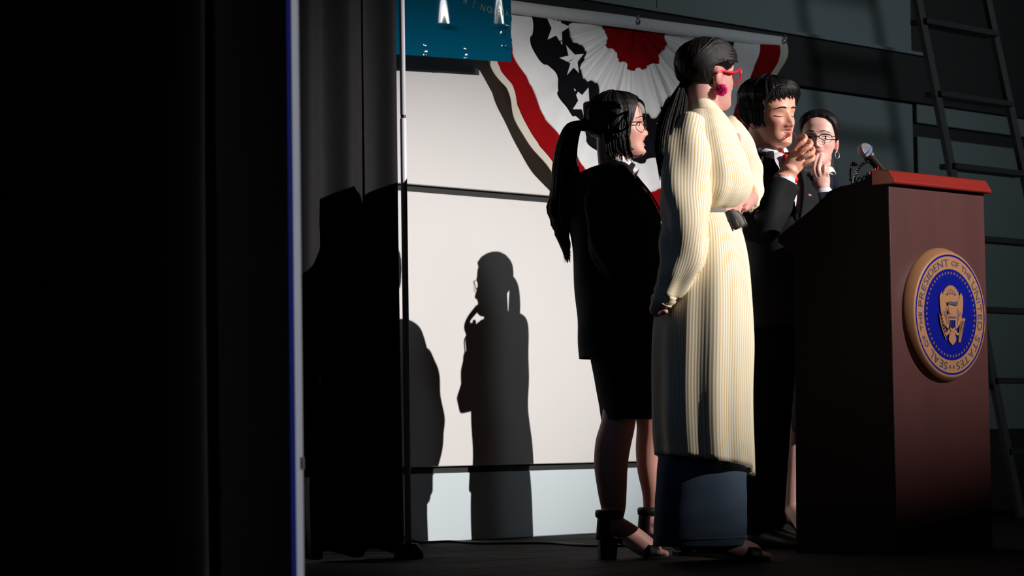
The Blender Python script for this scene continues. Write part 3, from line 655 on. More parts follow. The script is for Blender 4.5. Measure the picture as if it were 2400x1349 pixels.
def bare_foot(mb, heel, d, side, toe_spread=1, lift=.06, length=.225, flat=False):
    """foot whose heel is raised by lift; d = pointing direction; side = sideways"""
    heel = np.asarray(heel, float); L_ = length
    pts = [heel+UP*(lift+.055), heel+d*.05*L_/.225+UP*(lift*.85+.045), heel+d*.11*L_/.225+UP*(lift*.45+.034), heel+d*.155*L_/.225+UP*(.012+.018), heel+d*.18*L_/.225+UP*.026]
    mb.tube(spline(pts, 14), np.interp(np.linspace(0, 1, 14), [0, .3, .7, 1], [.031, .033, .034, .028]), 20)
    mb.ball(heel+UP*(lift+.03)+d*.005, (.026, .026, .028))
    for i, (w_, l_, r_) in enumerate(((-.030, .215, .0125), (-.011, .218, .0092), (.005, .210, .0088), (.019, .198, .0084), (.031, .182, .0082))):
        a = heel+d*.165*L_/.225+side*w_*.9+UP*.022; b_ = heel+d*l_*L_/.225+side*w_+UP*.0125
        mb.tube([a, (a+b_)/2+UP*.002, b_], [r_*1.05, r_, r_*.95], 10)

# ------------------------------------------------------------------ people: clothes
def ground(px, t):
    p = at(px, 1020, t); p[2] = 0; return p
def blazer(rows, psi, yt, yb, d0, parent, material, n=100, k=60, p=2.3, folds=.003, name='blazer', lap=.5, seed=2, lap_mat=None):
    rows = np.asarray(rows, float); Rr = spline(rows, k); tf = math.radians(psi); rings = []; ph = np.random.RandomState(seed).uniform(0, 6, 5)
    def pnt(i, th, off=0):
        l, r, y, t, b = Rr[i]; ctr = at((l+r)/2, y, t); a = (r-l)/2*t/FPX; c, s = np.cos(th), np.sin(th)
        w = folds*(np.sin(3*th+.5*i+ph[0])+.6*np.sin(5*th-.3*i+ph[1]))*(i/k)
        cc = np.sign(c)*np.abs(c)**(2/p); ss = np.sign(s)*np.abs(s)**(2/p)
        return ctr+((a+off)*cc+w*c)[:, None]*R0+((b+off)*ss+w*s)[:, None]*V0
    dl = [max(.012, d0*np.clip((yb-Rr[i][2])/(yb-yt), 0, 1)) for i in range(k)]
    for i in range(k): rings.append(pnt(i, np.linspace(tf+dl[i], tf+2*math.pi-dl[i], n)))
    o = MB().rings(rings, False, False).build(name, material, parent); solid(o, .006, 0)
    for sg in (-1, 1):
        A_ = []; ii = [i for i in range(k) if Rr[i][2] <= yb]
        for q, i in enumerate(ii):
            f = q/max(1, len(ii)-1); wl = lap*(1-f)**.8*(.55+.45*min(1, f*4))*(1.25 if .10 < f < .2 else 1)
            th = np.array([tf+sg*(dl[i]+wl*s_) for s_ in (0, .33, .66, 1)]); A_.append(pnt(i, th, .009))
        r = np.array(A_); m_ = len(r); Fc = [(a*4+c, a*4+c+1, (a+1)*4+c+1, (a+1)*4+c) for a in range(m_-1) for c in range(3)]
        solid(mesh('lapel', r.reshape(-1, 3), Fc, lap_mat or material, o), .005)
    return o, pnt, Rr
def collar(c, e1, e2, a, b, h, parent, material, psi, flare=.008, gap=.25, name='shirt_collar'):
    """a turned-down shirt collar: c centre, e1/e2 in-plane axes, open towards psi"""
    e1, e2 = np.asarray(e1, float), np.asarray(e2, float); nrm = np.cross(e1, e2); nrm /= np.linalg.norm(nrm); nrm = nrm*np.sign(nrm @ UP); rings = []
    tf = math.radians(psi); th = np.linspace(tf+gap, tf+2*math.pi-gap, 60)
    point = 1+.9*np.exp(-((np.abs(((th-tf+math.pi) % (2*math.pi))-math.pi)-gap)/.35)**2)
    for f in (0, .5, 1):       # top fold down to the outer edge
        rings.append(c+(np.cos(th)*(a+flare*f))[:, None]*e1+(np.sin(th)*(b+flare*f))[:, None]*e2+(h*(1-f*1.0*point))[:, None]*nrm)
    rings = [c+(np.cos(th)*(a-.003))[:, None]*e1+(np.sin(th)*(b-.003))[:, None]*e2+np.full(60, -h*.4)[:, None]*nrm]+rings
    return solid(MB().rings(rings, False, False).build(name, material, parent), .003)
def plain_shoe(heel, d, side, parent, material='leather_black', L_=.27, name='shoe'):
    rows = []
    for f, w_, h_ in ((0, .022, .05), (.06, .033, .065), (.25, .036, .075), (.5, .040, .06), (.75, .046, .045), (.92, .038, .036), (1, .018, .022)):
        c = np.asarray(heel)+d*(f*L_-.04); th = np.linspace(0, 2*math.pi, 20, endpoint=False)
        zz = np.maximum(.001, h_*.5+h_*.5*np.sin(th)*np.where(np.sin(th) < 0, 1, 1)); rows.append(c+(w_*np.cos(th))[:, None]*side+zz[:, None]*UP)
    return MB().rings(rows).build(name, material, parent)
def heeled_sandal(heel, d, side, parent, lift, L_, ankle=None, name='sandal'):
    s = bpy.data.objects.new(name, None); COL.objects.link(s); s.parent = parent; s.location = (0, 0, 0)
    heel = np.asarray(heel, float)
    prof = [(-.032, lift+.004), (.02, lift+.002), (.07, lift*.75), (.115, lift*.25+.006), (.15, .009), (.205, .009), (.222, .012)]
    rows = []
    for i, (f, z) in enumerate(prof):
        w_ = (.026, .030, .029, .034, .042, .042, .022)[i]; c = heel+d*f*L_/.225+UP*z; rows.append([c-side*w_+UP*.005, c+side*w_+UP*.005, c+side*w_-UP*min(.008, z), c-side*w_-UP*min(.008, z)])
    MB().rings(spline(np.array(rows).reshape(7, 12), 24).reshape(24, 4, 3)).build('sole', 'leather_black', s, smooth=False)
    if lift > .03:
        tp = [heel+d*x+side*y for x, y in ((-.030, -.026), (.030, -.026), (.030, .026), (-.030, .026))]; bt = [heel+d*x+side*y for x, y in ((-.028, -.025), (.024, -.025), (.024, .025), (-.028, .025))]
        V = [p+UP*(lift-.002) for p in tp]+[p+UP*.0005 for p in bt]
        bevel(mesh('block_heel', V, [(0, 1, 2, 3), (7, 6, 5, 4), (0, 4, 5, 1), (1, 5, 6, 2), (2, 6, 7, 3), (3, 7, 4, 0)], 'leather_black', s, smooth=False), .003)
        # heel cup rising to an ankle cuff
        rings = []; th = np.linspace(math.radians(95), math.radians(265), 24)
        for f in np.linspace(0, 1, 8):
            rings.append([heel+d*(.004*f+math.cos(t)*(.036-.004*f)*1.0)+side*math.sin(t)*(.033)+UP*(lift+f*.085) for t in th])
        solid(MB().rings(rings, False, False).build('heel_cup', 'leather_black', s), .005)
    if ankle is not None:
        c, r_ = ankle; th = np.linspace(0, 2*math.pi, 33)
        MB().tube([c+r_*(math.cos(t)*d*1.05+math.sin(t)*side) for t in th], .0042, 8, ref=UP, flat=3.0 if lift > .03 else 1, round_ends=False).build('ankle_strap', 'leather_black', s)
    bc = heel+d*.165*L_/.225; th = np.linspace(0, math.pi, 17); rings = []
    for f in np.linspace(-1, 1, 5):
        rings.append([bc+d*.021*f*L_/.225+side*.043*math.cos(t)+UP*(.008+(.040-.006*f)*math.sin(t)**.8) for t in th])
    solid(MB().rings(rings, False, False).build('toe_strap', 'leather_black', s), .005)
    return s

# ------------------------------------------------------------------ person: girl with the ponytail, in profile
def person_a():
    b = empty('person', ground(1450, 8.33), 'person in black blazer and skirt with long black ponytail, in profile', 'person')
    hd = Head(1447, 297, 8.31, .208, head_axes(-4, -2), .0018, .82)
    mb = MB(); hd.shells(mb, at(1440, 415, 8.33), .048)
    mb.tube(spline(px_path([(1440, 425, 8.33), (1435, 520, 8.33), (1440, 640, 8.33), (1455, 790, 8.34)]), 20), [.07]+[.11]*18+[.12], 24)
    d = R0*.98+V0*.15; d /= np.linalg.norm(d); side = np.cross(UP, d)
    h1, h2 = ground(1420, 8.25), ground(1516, 8.46); lift = .062
    for pts, rad, h in (([(1465, 800, 8.30), (1462, 880, 8.285), (1450, 985, 8.26), (1437, 1040, 8.26), (1432, 1090, 8.26), (1435, 1150, 8.26), (1437, 1195, 8.26)], [.065, .060, .055, .058, .055, .047, .039], h1),
                        ([(1500, 800, 8.42), (1515, 880, 8.43), (1527, 985, 8.45), (1523, 1050, 8.46), (1524, 1100, 8.46), (1530, 1150, 8.46), (1529, 1195, 8.46)], [.085, .07, .050, .047, .043, .036, .030], h2)):
        P = spline(np.vstack([px_path(pts), h+UP*(lift+.05)+d*.004]), 30); mb.tube(P, np.interp(np.linspace(0, 1, 30), np.linspace(0, 1, 8), rad+[.033]), 24)
        bare_foot(mb, h, d, side, lift=lift, length=.195)
    # hands folded in front
    for pts in ([(1470, 640, 8.17), (1508, 650, 8.2)], [(1480, 650, 8.45), (1508, 655, 8.40)]):
        mb.tube(px_path(pts), [.028, .030], 14)
    body_object(mb, hd, b, (232, 170, 154), (206, 104, 104))
    hd.eyes(b, 'open', 0); hd.brows(b, .1375)
    glasses(hd, b, 'round', mframe='metal_dark')
    rows = [(1412, 1462, 388, 8.33, .075), (1375, 1478, 400, 8.33, .135), (1345, 1494, 420, 8.33, .175), (1335, 1517, 455, 8.33, .185), (1334, 1544, 510, 8.33, .18), (1343, 1552, 590, 8.33, .17), (1351, 1542, 690, 8.33, .165), (1357, 1538, 780, 8.34, .175), (1358, 1534, 838, 8.34, .18)]
    o, pnt, Rr = blazer(rows, -22, 386, 530, .62, b, 'black_suit', lap=.22)
    sh = [(l+10, r-9, y, t, bb-.014) for l, r, y, t, bb in rows[:6]]; garment(sh, k=30).build('shirt', 'shirt_white', b)
    collar(at(1449, 388, 8.33), R0*.84-UP*.54, V0, .064, .062, .026, b, 'shirt_white', -26, .006, .3)
    sleeve([(1425, 425, 8.19), (1418, 500, 8.15), (1428, 590, 8.14), (1470, 640, 8.17), (1510, 650, 8.2)], [.062, .064, .058, .050, .042]).build('sleeve', 'black_suit', b)
    sleeve([(1445, 425, 8.47), (1440, 500, 8.50), (1448, 590, 8.50), (1480, 645, 8.46), (1512, 652, 8.40)], [.062, .062, .056, .050, .042]).build('sleeve', 'black_suit', b)
    garment([(1376, 1540, 790, 8.34, .16), (1384, 1540, 840, 8.34, .165), (1395, 1536, 900, 8.34, .165), (1405, 1532, 955, 8.34, .18), (1409, 1531, 982, 8.34, .18)], folds=.001).build('skirt', 'suit_dark', b)
    heeled_sandal(h1, d, side, b, lift, .195, (h1+UP*(lift+.083)+d*.008, .041)); heeled_sandal(h2, d, side, b, lift, .195, (h2+UP*(lift+.083)+d*.006, .036))
    # hair
    off = lambda th, z: .011+.006*g_(np.abs(th)-2.6, .9)+.003*np.sin(th*7)**2+.011*g_(np.abs(th)-1.65, .35)*g_(z-.095, .05)
    mb = hd.cap(b, 'hair_black', [(0, .196), (25, .192), (42, .168), (55, .12), (70, .07), (88, .055), (110, .060), (180, .062)], off)
    hp = []
    for i in range(150):          # side hair over ear and cheek
        x0_, z0_ = .066+.007*random.random(), .195-.10*random.random(); y0_ = .036-.085*random.random(); cl = random.random()
        hp.append(hd.w([(x0_*.8, y0_-.012, z0_+.012), (x0_+.011, y0_+.003, z0_-.035), (x0_+.014, y0_+.006*cl, .078), (x0_+.006, y0_+.008, .048-.03*random.random()), (x0_-.004, y0_+.024*cl, .030-.055*random.random())]))
    for i in range(60):
        y0_ = .045-.06*random.random(); hp.append(hd.w([(-.062, y0_, .19), (-.080, y0_, .13), (-.078, y0_, .08), (-.07, y0_+.01, .03)]))
    strands(mb, hp, .0034)
    fr = []
    for i in range(16):           # thin fringe
        xx = -.04+.075*i/15+.006*random.random(); ln = .05+.016*random.random()
        fr.append(hd.w([(xx*.6, .055, .213), (xx*.9, .083, .200), (xx+.004, .0985, .180), (xx+.008*random.uniform(-1, 1), .1010, .196-ln)]))
    strands(mb, fr, .0022)
    tail = []
    for i in range(300):
        a, r = random.uniform(0, 6.28), math.sqrt(random.random()); du, dv = r*math.cos(a), r*math.sin(a); w1 = random.uniform(-4, 4); ln = random.random()
        if ln < .25: ends = [(1322+14*du+w1, 470, 8.33+.05*dv), (1318+14*du, 520+20*ln, 8.34)]
        else:
            w2 = random.uniform(-7, 7); ends = [(1318+26*du+w1, 450, 8.33+.05*dv), (1308+24*du+w2, 490, 8.34+.04*dv), (1316+20*du-w2, 530, 8.34+.04*dv), (1318+14*du+w2, 560+18*ln*du, 8.34+.03*dv), (1331+6*du-w2*.5, 582+36*ln*ln, 8.34+.02*dv)]
        tail.append(px_path([(1392+4*du, 292+5*dv, 8.31+.01*dv), (1362+5*du, 292+8*du, 8.31+.02*dv), (1334+12*du, 312+12*du, 8.32+.04*dv), (1322+24*du, 375, 8.32+.05*dv)]+ends))
    for i in range(110):
        du, dv = random.uniform(-1, 1), random.uniform(-1, 1)
        tail.append(px_path([(1372, 294, 8.31), (1352+6*du, 310, 8.31+.02*dv), (1335+16*du, 370, 8.32+.05*dv), (1338+26*du, 440, 8.30+.06*dv), (1335+24*du, 505+25*random.random(), 8.28+.06*dv)]))
    strands(mb, tail, .0036, .0006, 5, 24)
    mb.build('hair', 'hair_black', b)
    MB().tube(px_path([(1372, 286, 8.30), (1370, 300, 8.30)]), [.017, .017], 14).build('hair_tie', 'mic_black', b)
person_a()

# ------------------------------------------------------------------ person: woman in the yellow striped shirt dress, seen from behind
def person_b():
    t = 8.02
    b = empty('person', ground(1650, t), 'person in long yellow striped shirt dress and denim skirt, back turned', 'person')
    hd = Head(1657, 176, t, .215, head_axes(36, 2), 0, 1)
    mb = MB(); hd.shells(mb, at(1645, 300, t), .052)
    mb.tube(spline(px_path([(1645, 300, t), (1650, 400, t), (1650, 500, t), (1650, 650, t), (1650, 760, t)]), 20), [.08]+[.12]*18+[.13], 24)
    d = R0*.93+V0*.36; d /= np.linalg.norm(d); side = np.cross(UP, d)
    h1 = ground(1640, 7.93); h2 = ground(1600, 8.03)
    for px0, h, tt in ((1640, h1, 7.94), (1630, h2, 8.03)):
        P = spline(np.vstack([px_path([(1655, 740, tt), (1650, 900, tt), (1645, 1080, tt)]), h+UP*.16, h+UP*.07]), 24); mb.tube(P, np.interp(np.linspace(0, 1, 24), [0, .4, .7, 1], [.09, .065, .052, .036]), 20)
        bare_foot(mb, h, d, side, lift=.022, length=.225)
    # near hand hanging at the cuff
    wr = at(1546, 712, 7.86); mb.tube(px_path([(1560, 690, 7.86), (1546, 714, 7.86), (1538, 728, 7.87)]), [.026, .028, .024], 14)
    for i, (dx, dy, dt) in enumerate(((22, 6, -.01), (14, 13, 0), (4, 16, .01), (-8, 15, .02))):
        mb.tube(px_path([(1546+dx*.4, 722, 7.86+dt), (1544+dx*.8, 728+dy*.3, 7.86+dt), (1538+dx*.7, 732+dy*.1, 7.87+dt)]), [.0095, .009, .008], 8)
    # far hand held at the waist
    mb.tube(px_path([(1762, 462, 8.12), (1745, 478, 8.06), (1735, 483, 8.02)]), [.024, .026, .02], 14)
    for i in range(4): mb.tube(px_path([(1745-2*i, 474+5*i, 8.04), (1732-2*i, 478+5*i, 8.0), (1728, 484+3*i, 7.985)]), [.009, .009, .008], 8)
    mb.tube(px_path([(1745, 472, 8.06), (1752, 484, 8.0), (1746, 490, 7.98)]), [.011, .010, .009], 8)
    body_object(mb, hd, b, (222, 164, 154), (190, 96, 96))
    hd.eyes(b, 'open'); hd.brows(b)
    glasses(hd, b, 'cat', mframe='red_plastic', z0=.113)
    # blouse part and skirt part of the dress
    up_ = [(1622, 1672, 238, t, .062), (1608, 1688, 258, t, .085), (1588, 1706, 280, t, .135), (1574, 1722, 308, t, .165), (1564, 1738, 345, t, .18), (1557, 1755, 390, t, .185), (1553, 1764, 430, t, .18), (1556, 1754, 463, t, .175), (1565, 1732, 486, t, .155), (1574, 1712, 497, t, .135)]
    garment(up_, folds=.003, umean=.17, fold_n=9, seed=4).build('dress_bodice', STRIPE, b, uv=True)
    lo_ = [(1573, 1712, 497, t, .135), (1568, 1726, 512, t, .145), (1560, 1741, 545, t, .16), (1547, 1754, 610, t, .185), (1534, 1763, 700, t, .20), (1527, 1766, 800, t, .21), (1525, 1763, 900, t, .215), (1528, 1762, 1000, t, .22), (1533, 1764, 1080, t, .225)]
    def dip(th, f): return (f**6)*(.026*np.cos(th-math.radians(205))-.012*np.clip(np.cos(th-math.radians(10)), 0, 1)**8*2)
    garment(lo_, folds=.0052, umean=.17, fold_n=8, seed=6, zdip=dip).build('dress_skirt', STRIPE, b, uv=True)
    garment([(1624, 1668, 228, t, .058), (1620, 1675, 236, t, .064), (1612, 1684, 250, t, .085), (1606, 1692, 262, t, .095)], k=20, umean=.17, zdip=lambda th, f: -.022*(1-f)*np.cos(th-math.radians(36))-.004*(1-f)).build('dress_collar', STRIPE, b, uv=True)
    sleeve([(1618, 300, 7.92), (1606, 360, 7.86), (1604, 450, 7.83), (1606, 540, 7.82), (1592, 620, 7.83), (1562, 688, 7.85)], [.070, .078, .076, .070, .060, .040], folds=.005, U0=.075).build('sleeve', STRIPE, b, uv=True)
    sleeve([(1565, 682, 7.85), (1552, 706, 7.86), (1548, 714, 7.86)], [.042, .036, .034], k=12, folds=.002, U0=.075).build('cuff', STRIPE, b, uv=True)
    garment([(1612, 1662, 560, 7.87, .05), (1600, 1662, 620, 7.87, .045), (1596, 1648, 670, 7.88, .035), (1606, 1632, 705, 7.88, .02)], k=24, folds=.003, umean=.08).build('sleeve_drape', STRIPE, b, uv=True)
    sleeve([(1690, 305, 8.14), (1722, 345, 8.18), (1748, 400, 8.20), (1762, 440, 8.18), (1764, 470, 8.14), (1764, 488, 8.12)], [.062, .064, .050, .034, .026, .012], folds=.004, U0=.075).build('sleeve', STRIPE, b, uv=True)
    # woven belt with a bow
    belt = [(1572, 1714, 490, t, .139), (1571, 1715, 498, t, .141), (1572, 1718, 506, t, .141)]; garment(belt, k=8).build('belt', 'belt_grey', b)
    for pts, m_ in (([(1708, 497, 7.90), (1716, 512, 7.89), (1726, 532, 7.89)], 'belt_dark'), ([(1716, 495, 7.90), (1728, 508, 7.89), (1738, 526, 7.90)], 'belt_grey'), ([(1724, 498, 7.94), (1736, 512, 7.93), (1744, 528, 7.93)], 'belt_dark')):
        MB().tube(px_path(pts), [.010, .013, .012], 8, ref=V0, flat=.25).build('belt_end', m_, b)
    garment([(1545, 1748, 1040, t-.04, .13), (1538, 1750, 1130, t-.04, .12), (1533, 1751, 1210, t-.04, .115), (1531, 1750, 1277, t-.04, .115)], folds=.003, fold_n=4, seed=8).build('denim_skirt', 'denim', b)
    garment([(1530, 1752, 1254, t-.04, .1185), (1530, 1752, 1260, t-.04, .1185)], k=3, folds=.0, cap=False).build('hem_stitching', 'denim_thread', b)
    heeled_sandal(h1, d, side, b, .022, .225); heeled_sandal(h2, d, side, b, .022, .225)
    mbg = MB()
    for i in range(16):
        p = h1+d*random.uniform(.145, .185)+side*random.uniform(-.03, .03)+UP*.047; mbg.ball(p, .0018, None, 6, 4)
    mbg.build('glitter', 'chrome', b)
    # fluffy earring
    ec = hd.w((.078, -.004, .054)); mbp = MB(); mbp.ball(ec, .013)
    for i in range(420):
        v = np.random.normal(size=3); v /= np.linalg.norm(v); mbp.tube([ec+v*.009, ec+v*(.0165+.005*random.random())], [.0018, .0006], 4, round_ends=False)
    mbp.build('pompom_earring', 'pink_fluff', b)
    # hair drawn back into a low ponytail
    off = lambda th, z: .010+.007*g_(z-.17, .05)
    mb = hd.cap(b, 'hair_brown', [(0, .190), (40, .172), (60, .134), (76, .122), (88, .132), (102, .132), (113, .078), (140, .045), (180, .042)], off, noise=.0012)
    tail = []
    for i in range(420):
        a, r = random.uniform(0, 6.28), math.sqrt(random.random()); du, dv = r*math.cos(a), r*math.sin(a)
        tail.append(np.vstack([hd.w((.035*du, -.085, .085+.025*dv))[None], px_path([(1600+10*du, 205+8*dv, 8.0+.025*dv), (1588+24*du, 242+8*dv, 7.955+.03*dv), (1572+32*du, 295, 7.88+.035*dv), (1564+30*du, 350, 7.84+.03*dv), (1566+22*du, 390+34*random.random(), 7.82+.02*dv)])]))
    for i in range(260):          # combed strands over the skull
        sg = random.choice((-1, 1)); z0_ = random.uniform(.145, .215); th0 = sg*math.radians(random.uniform(30, 85)); pts = []
        for f in np.linspace(0, 1, 7):
            th = th0+(sg*math.pi*.97-th0)*f; z = np.array([z0_+(.070+.02*(z0_-.145)/.07-z0_)*np.clip((f-.30)/.7, 0, 1)**1.2]); pts.append(hd.surf(np.array([th]), z, np.array([.016]))[0])
        tail.append(hd.w(pts))
    strands(mb, tail, .0030, .0006, 5, 22)
    mb.build('hair', 'hair_brown', b)
person_b()

# ------------------------------------------------------------------ person: boy in the black blazer and red tie
def person_c():
    t = 8.94
    b = empty('person', ground(1800, t), 'person in black blazer, white shirt and red tie, biting a red strand', 'person')
    hd = Head(1806, 270, t, .226, head_axes(-52, 6, -3), .0050, 1.05, .0055)
    mb = MB(); hd.shells(mb, at(1803, 410, t+.02), .056)
    mb.tube(spline(px_path([(1810, 410, t), (1820, 500, t), (1820, 600, t), (1815, 680, t)]), 20), [.07]+[.09]*19, 24)
    d = R0*math.cos(math.radians(-50))+V0*math.sin(math.radians(-50)); side = np.cross(UP, d)
    h1, h2 = ground(1768, t-.02), ground(1790, t+.14)
    for h in (h1, h2):
        tp = at(1805 if h is h1 else 1823, 690, t+(.02 if h is h1 else .08)); P = spline([tp, (tp+h)/2+UP*.1, h+UP*.08], 20); mb.tube(P, np.linspace(.075, .04, 20), 16)
    # right hand raised to the mouth, back of the hand to the viewer
    tt = 8.69
    mb.tube(spline(px_path([(1800, 505, tt-.03), (1830, 440, tt-.01), (1845, 412, tt), (1854, 396, tt)]), 14), [.036]*8+[.031, .029, .028, .028, .029, .03], 18)
    palm = [(1849, 404, tt), (1857, 391, tt), (1864, 379, tt), (1870, 368, tt-.004)]
    mb.tube(spline(px_path(palm), 8), [.026, .028, .031, .033, .034, .034, .032, .028], 18, ref=V0, flat=.62)
    fg = [[(1855, 353, tt-.006), (1868, 341, tt-.020), (1886, 329, tt-.022), (1886, 318, tt+.014), (1870, 321, tt+.05)],
          [(1863, 363, tt-.014), (1879, 353, tt-.030), (1899, 342, tt-.030), (1899, 331, tt+.012), (1880, 328, tt+.05)],
          [(1871, 374, tt-.012), (1886, 366, tt-.026), (1904, 358, tt-.024), (1905, 347, tt+.016), (1888, 341, tt+.05)],
          [(1879, 386, tt-.006), (1891, 380, tt-.014), (1905, 373, tt-.012), (1906, 363, tt+.018), (1892, 356, tt+.04)]]
    for f, r_ in zip(fg, (.0086, .0088, .0085, .0078)): mb.tube(spline(px_path(f), 12), np.linspace(r_*1.08, r_*.85, 12), 12)
    mb.ball(at(1878, 357, tt+.012), (.026, .018, .020), [R0*.86+UP*.5, V0, UP*.86-R0*.5])
    mb.tube(spline(px_path([(1858, 388, tt+.02), (1858, 366, tt+.045), (1866, 346, tt+.055), (1876, 330, tt+.05)]), 10), np.linspace(.0145, .0105, 10), 12)
    # other hand low at the side
    mb.tube(px_path([(1900, 690, 9.070), (1902, 730, 9.060)]), [.028, .032], 14)
    for i in range(4): mb.tube(px_path([(1896+5*i, 735, 9.050), (1896+5*i, 765, 9.040), (1893+5*i, 785, 9.040)]), [.0095, .009, .008], 8)
    mb.tube(px_path([(1893, 720, 9.020), (1886, 745, 9.000), (1886, 760, 9.000)]), [.011, .010, .009], 8)
    body_object(mb, hd, b, (244, 176, 150), (190, 84, 84), .0026)
    hd.eyes(b, 'down'); hd.brows(b, .1375, .003, .0042, 'hair_black', .012, .050)
    # teeth in the parted lips
    for i, x in enumerate(np.linspace(-.0105, .0105, 6)):
        p = hd.front(x, .0565)[0]; MB().ball(hd.w((x, p[1]-.0006, .0568)), (.0025*hd.k, .0020*hd.k, (.0046 if 1 < i < 4 else .0038)*hd.k), hd.A, 10, 8).build('tooth', 'teeth', b)
    ps = np.vstack([hd.w([(.026, .0905, .028), (.019, .096, .035), (.006, .1005, .047), (-.004, .0985, .0515), (-.014, .106, .050)]), px_path([(1868, 330, tt+.03), (1880, 334, tt-.005)])])
    st_ = MB().tube(spline(ps, 30), .0014, 8).build('licorice_strand', 'candy_red', origin_at=ps[3])
    tag(st_, 'thin red strand between the teeth and fingers of the person with the red tie', 'candy')
    rows = [(1782, 1842, 362, t+.02, .085), (1764, 1858, 372, t+.02, .13), (1748, 1868, 392, t+.02, .165), (1741, 1888, 425, t+.02, .18), (1742, 1902, 480, t+.02, .18), (1748, 1902, 560, t+.02, .17), (1752, 1900, 660, t+.02, .165), (1750, 1902, 770, t+.02, .17)]
    o, pnt, Rr = blazer(rows, -68, 360, 532, .50, b, 'black_suit', lap=.6, lap_mat='black_suit')
    garment([(l+9, r-9, y, q, bb-.012) for l, r, y, q, bb in rows[:6]], k=30, p=2.3).build('shirt', 'shirt_white', b)
    cc = hd.w((0, -.012, -.012)); collar(cc-UP*.018, R0, V0*.97-UP*.12, .066, .066, .026, b, 'shirt_white', -56, .010, .22)
    kp = np.array([pnt(i, np.array([math.radians(-68)]), -.001)[0] for i in range(3, 30, 3)])
    kn = hd.w((0, .052, -.036)); kp[0] = kn; path = spline(np.vstack([kn+UP*.012, kn, kn-UP*.02, kp[3:]]), 30)
    ref = np.cross(d, UP)
    MB().tube(path, np.interp(np.linspace(0, 1, 30), [0, .04, .10, .2, 1], [.014, .018, .010, .011, .017]), 14, ref=ref, flat=1.0).build('tie', 'tie_red', b)
    sl = sleeve([(1768, 395, 8.840), (1760, 440, 8.750), (1768, 510, 8.670), (1790, 530, 8.630), (1815, 480, 8.650), (1838, 432, 8.680)], [.066, .066, .060, .060, .056, .050], folds=.004); so = sl.build('sleeve', 'black_suit', b)
    MB().tube(px_path([(1838, 431, 8.682), (1842, 423, 8.685)]), [.038, .036], 24).build('shirt_cuff', 'shirt_white', b)
    for px, py in ((1840, 445), (1833, 452), (1830, 461)):
        MB().ball(at(px, py, 8.627), (.0075, .0075, .004), [R0, UP, V0], 14, 8).build('cuff_button', 'gold_button', b)
    sleeve([(1866, 428, t+.11), (1880, 474, t+.14), (1886, 550, t+.16), (1890, 620, t+.16), (1894, 690, t+.13)], [.050, .058, .056, .050, .044]).build('sleeve', 'black_suit', b)
    for i, c in enumerate(('tie_red', 'shirt_white', 'mic_band')):
        MB().obox(at(1895+3*i, 456+i*.8, t-.165), R0*.96-UP*.25, UP, V0, .0024, .0032, .002).build('lapel_pin', c, b, smooth=False)
    for k_, (hh, x0, x1) in enumerate(((h1, 1745, 1822), (h2, 1790, 1862))):
        top = at(1805+18*k_, 690, t+.02+.06*k_); sl = MB(); P = spline([top, (top+hh)/2+UP*.1, hh+UP*.045], 24)
        sl.tube(P, np.interp(np.linspace(0, 1, 24), [0, .3, 1], [.105, .085, .062]), 28, round_ends=False).build('trouser_leg', 'suit_dark', b)
        plain_shoe(hh, d, side, b)
    # thick straight hair combed over the forehead
    off = lambda th, z: .016+.014*g_(z-.19, .04)+.008*np.clip(-np.cos(th), 0, 1)+.005*g_(th-.9, 1.0)
    mb = hd.cap(b, 'hair_black', [(-180, .055), (-110, .075), (-85, .098), (-62, .152), (-40, .186), (0, .192), (35, .186), (55, .158), (70, .118), (88, .085), (110, .072), (180, .055)], off, noise=.003)
    fr = []
    def sp(th, z, o): return hd.surf(np.array([math.radians(th)]), np.array([z]), np.array([o]))[0]
    for i in range(210):          # fringe swept towards his left
        f = i/209; te = 50-92*f+random.uniform(-3, 3); ze = .160+.012*random.random()+.010*f+(.004 if i % 27 < 15 else -.004)
        ts = te+random.uniform(25, 55); fr.append(hd.w([sp(ts+10, .215, .026), sp(te+22, .206, .027+.004*random.random()), sp(te+9, .190, .022), sp(te, ze, .008)]))
    strands(mb, fr, .0034, .0006, 5)
    sd = []
    for i in range(200):
        th0 = math.radians(random.uniform(62, 230)); z0_ = random.uniform(.12, .21); pts = [hd.surf(np.array([th0+.15*f]), np.array([z0_-(z0_-.066-.02*random.random()*(f > .9))*f]), np.array([.029-.020*f]))[0] for f in np.linspace(0, 1, 6)]; sd.append(hd.w(pts))
    strands(mb, sd, .004, .0008, 5); mb.build('hair', 'hair_black', b)
person_c()

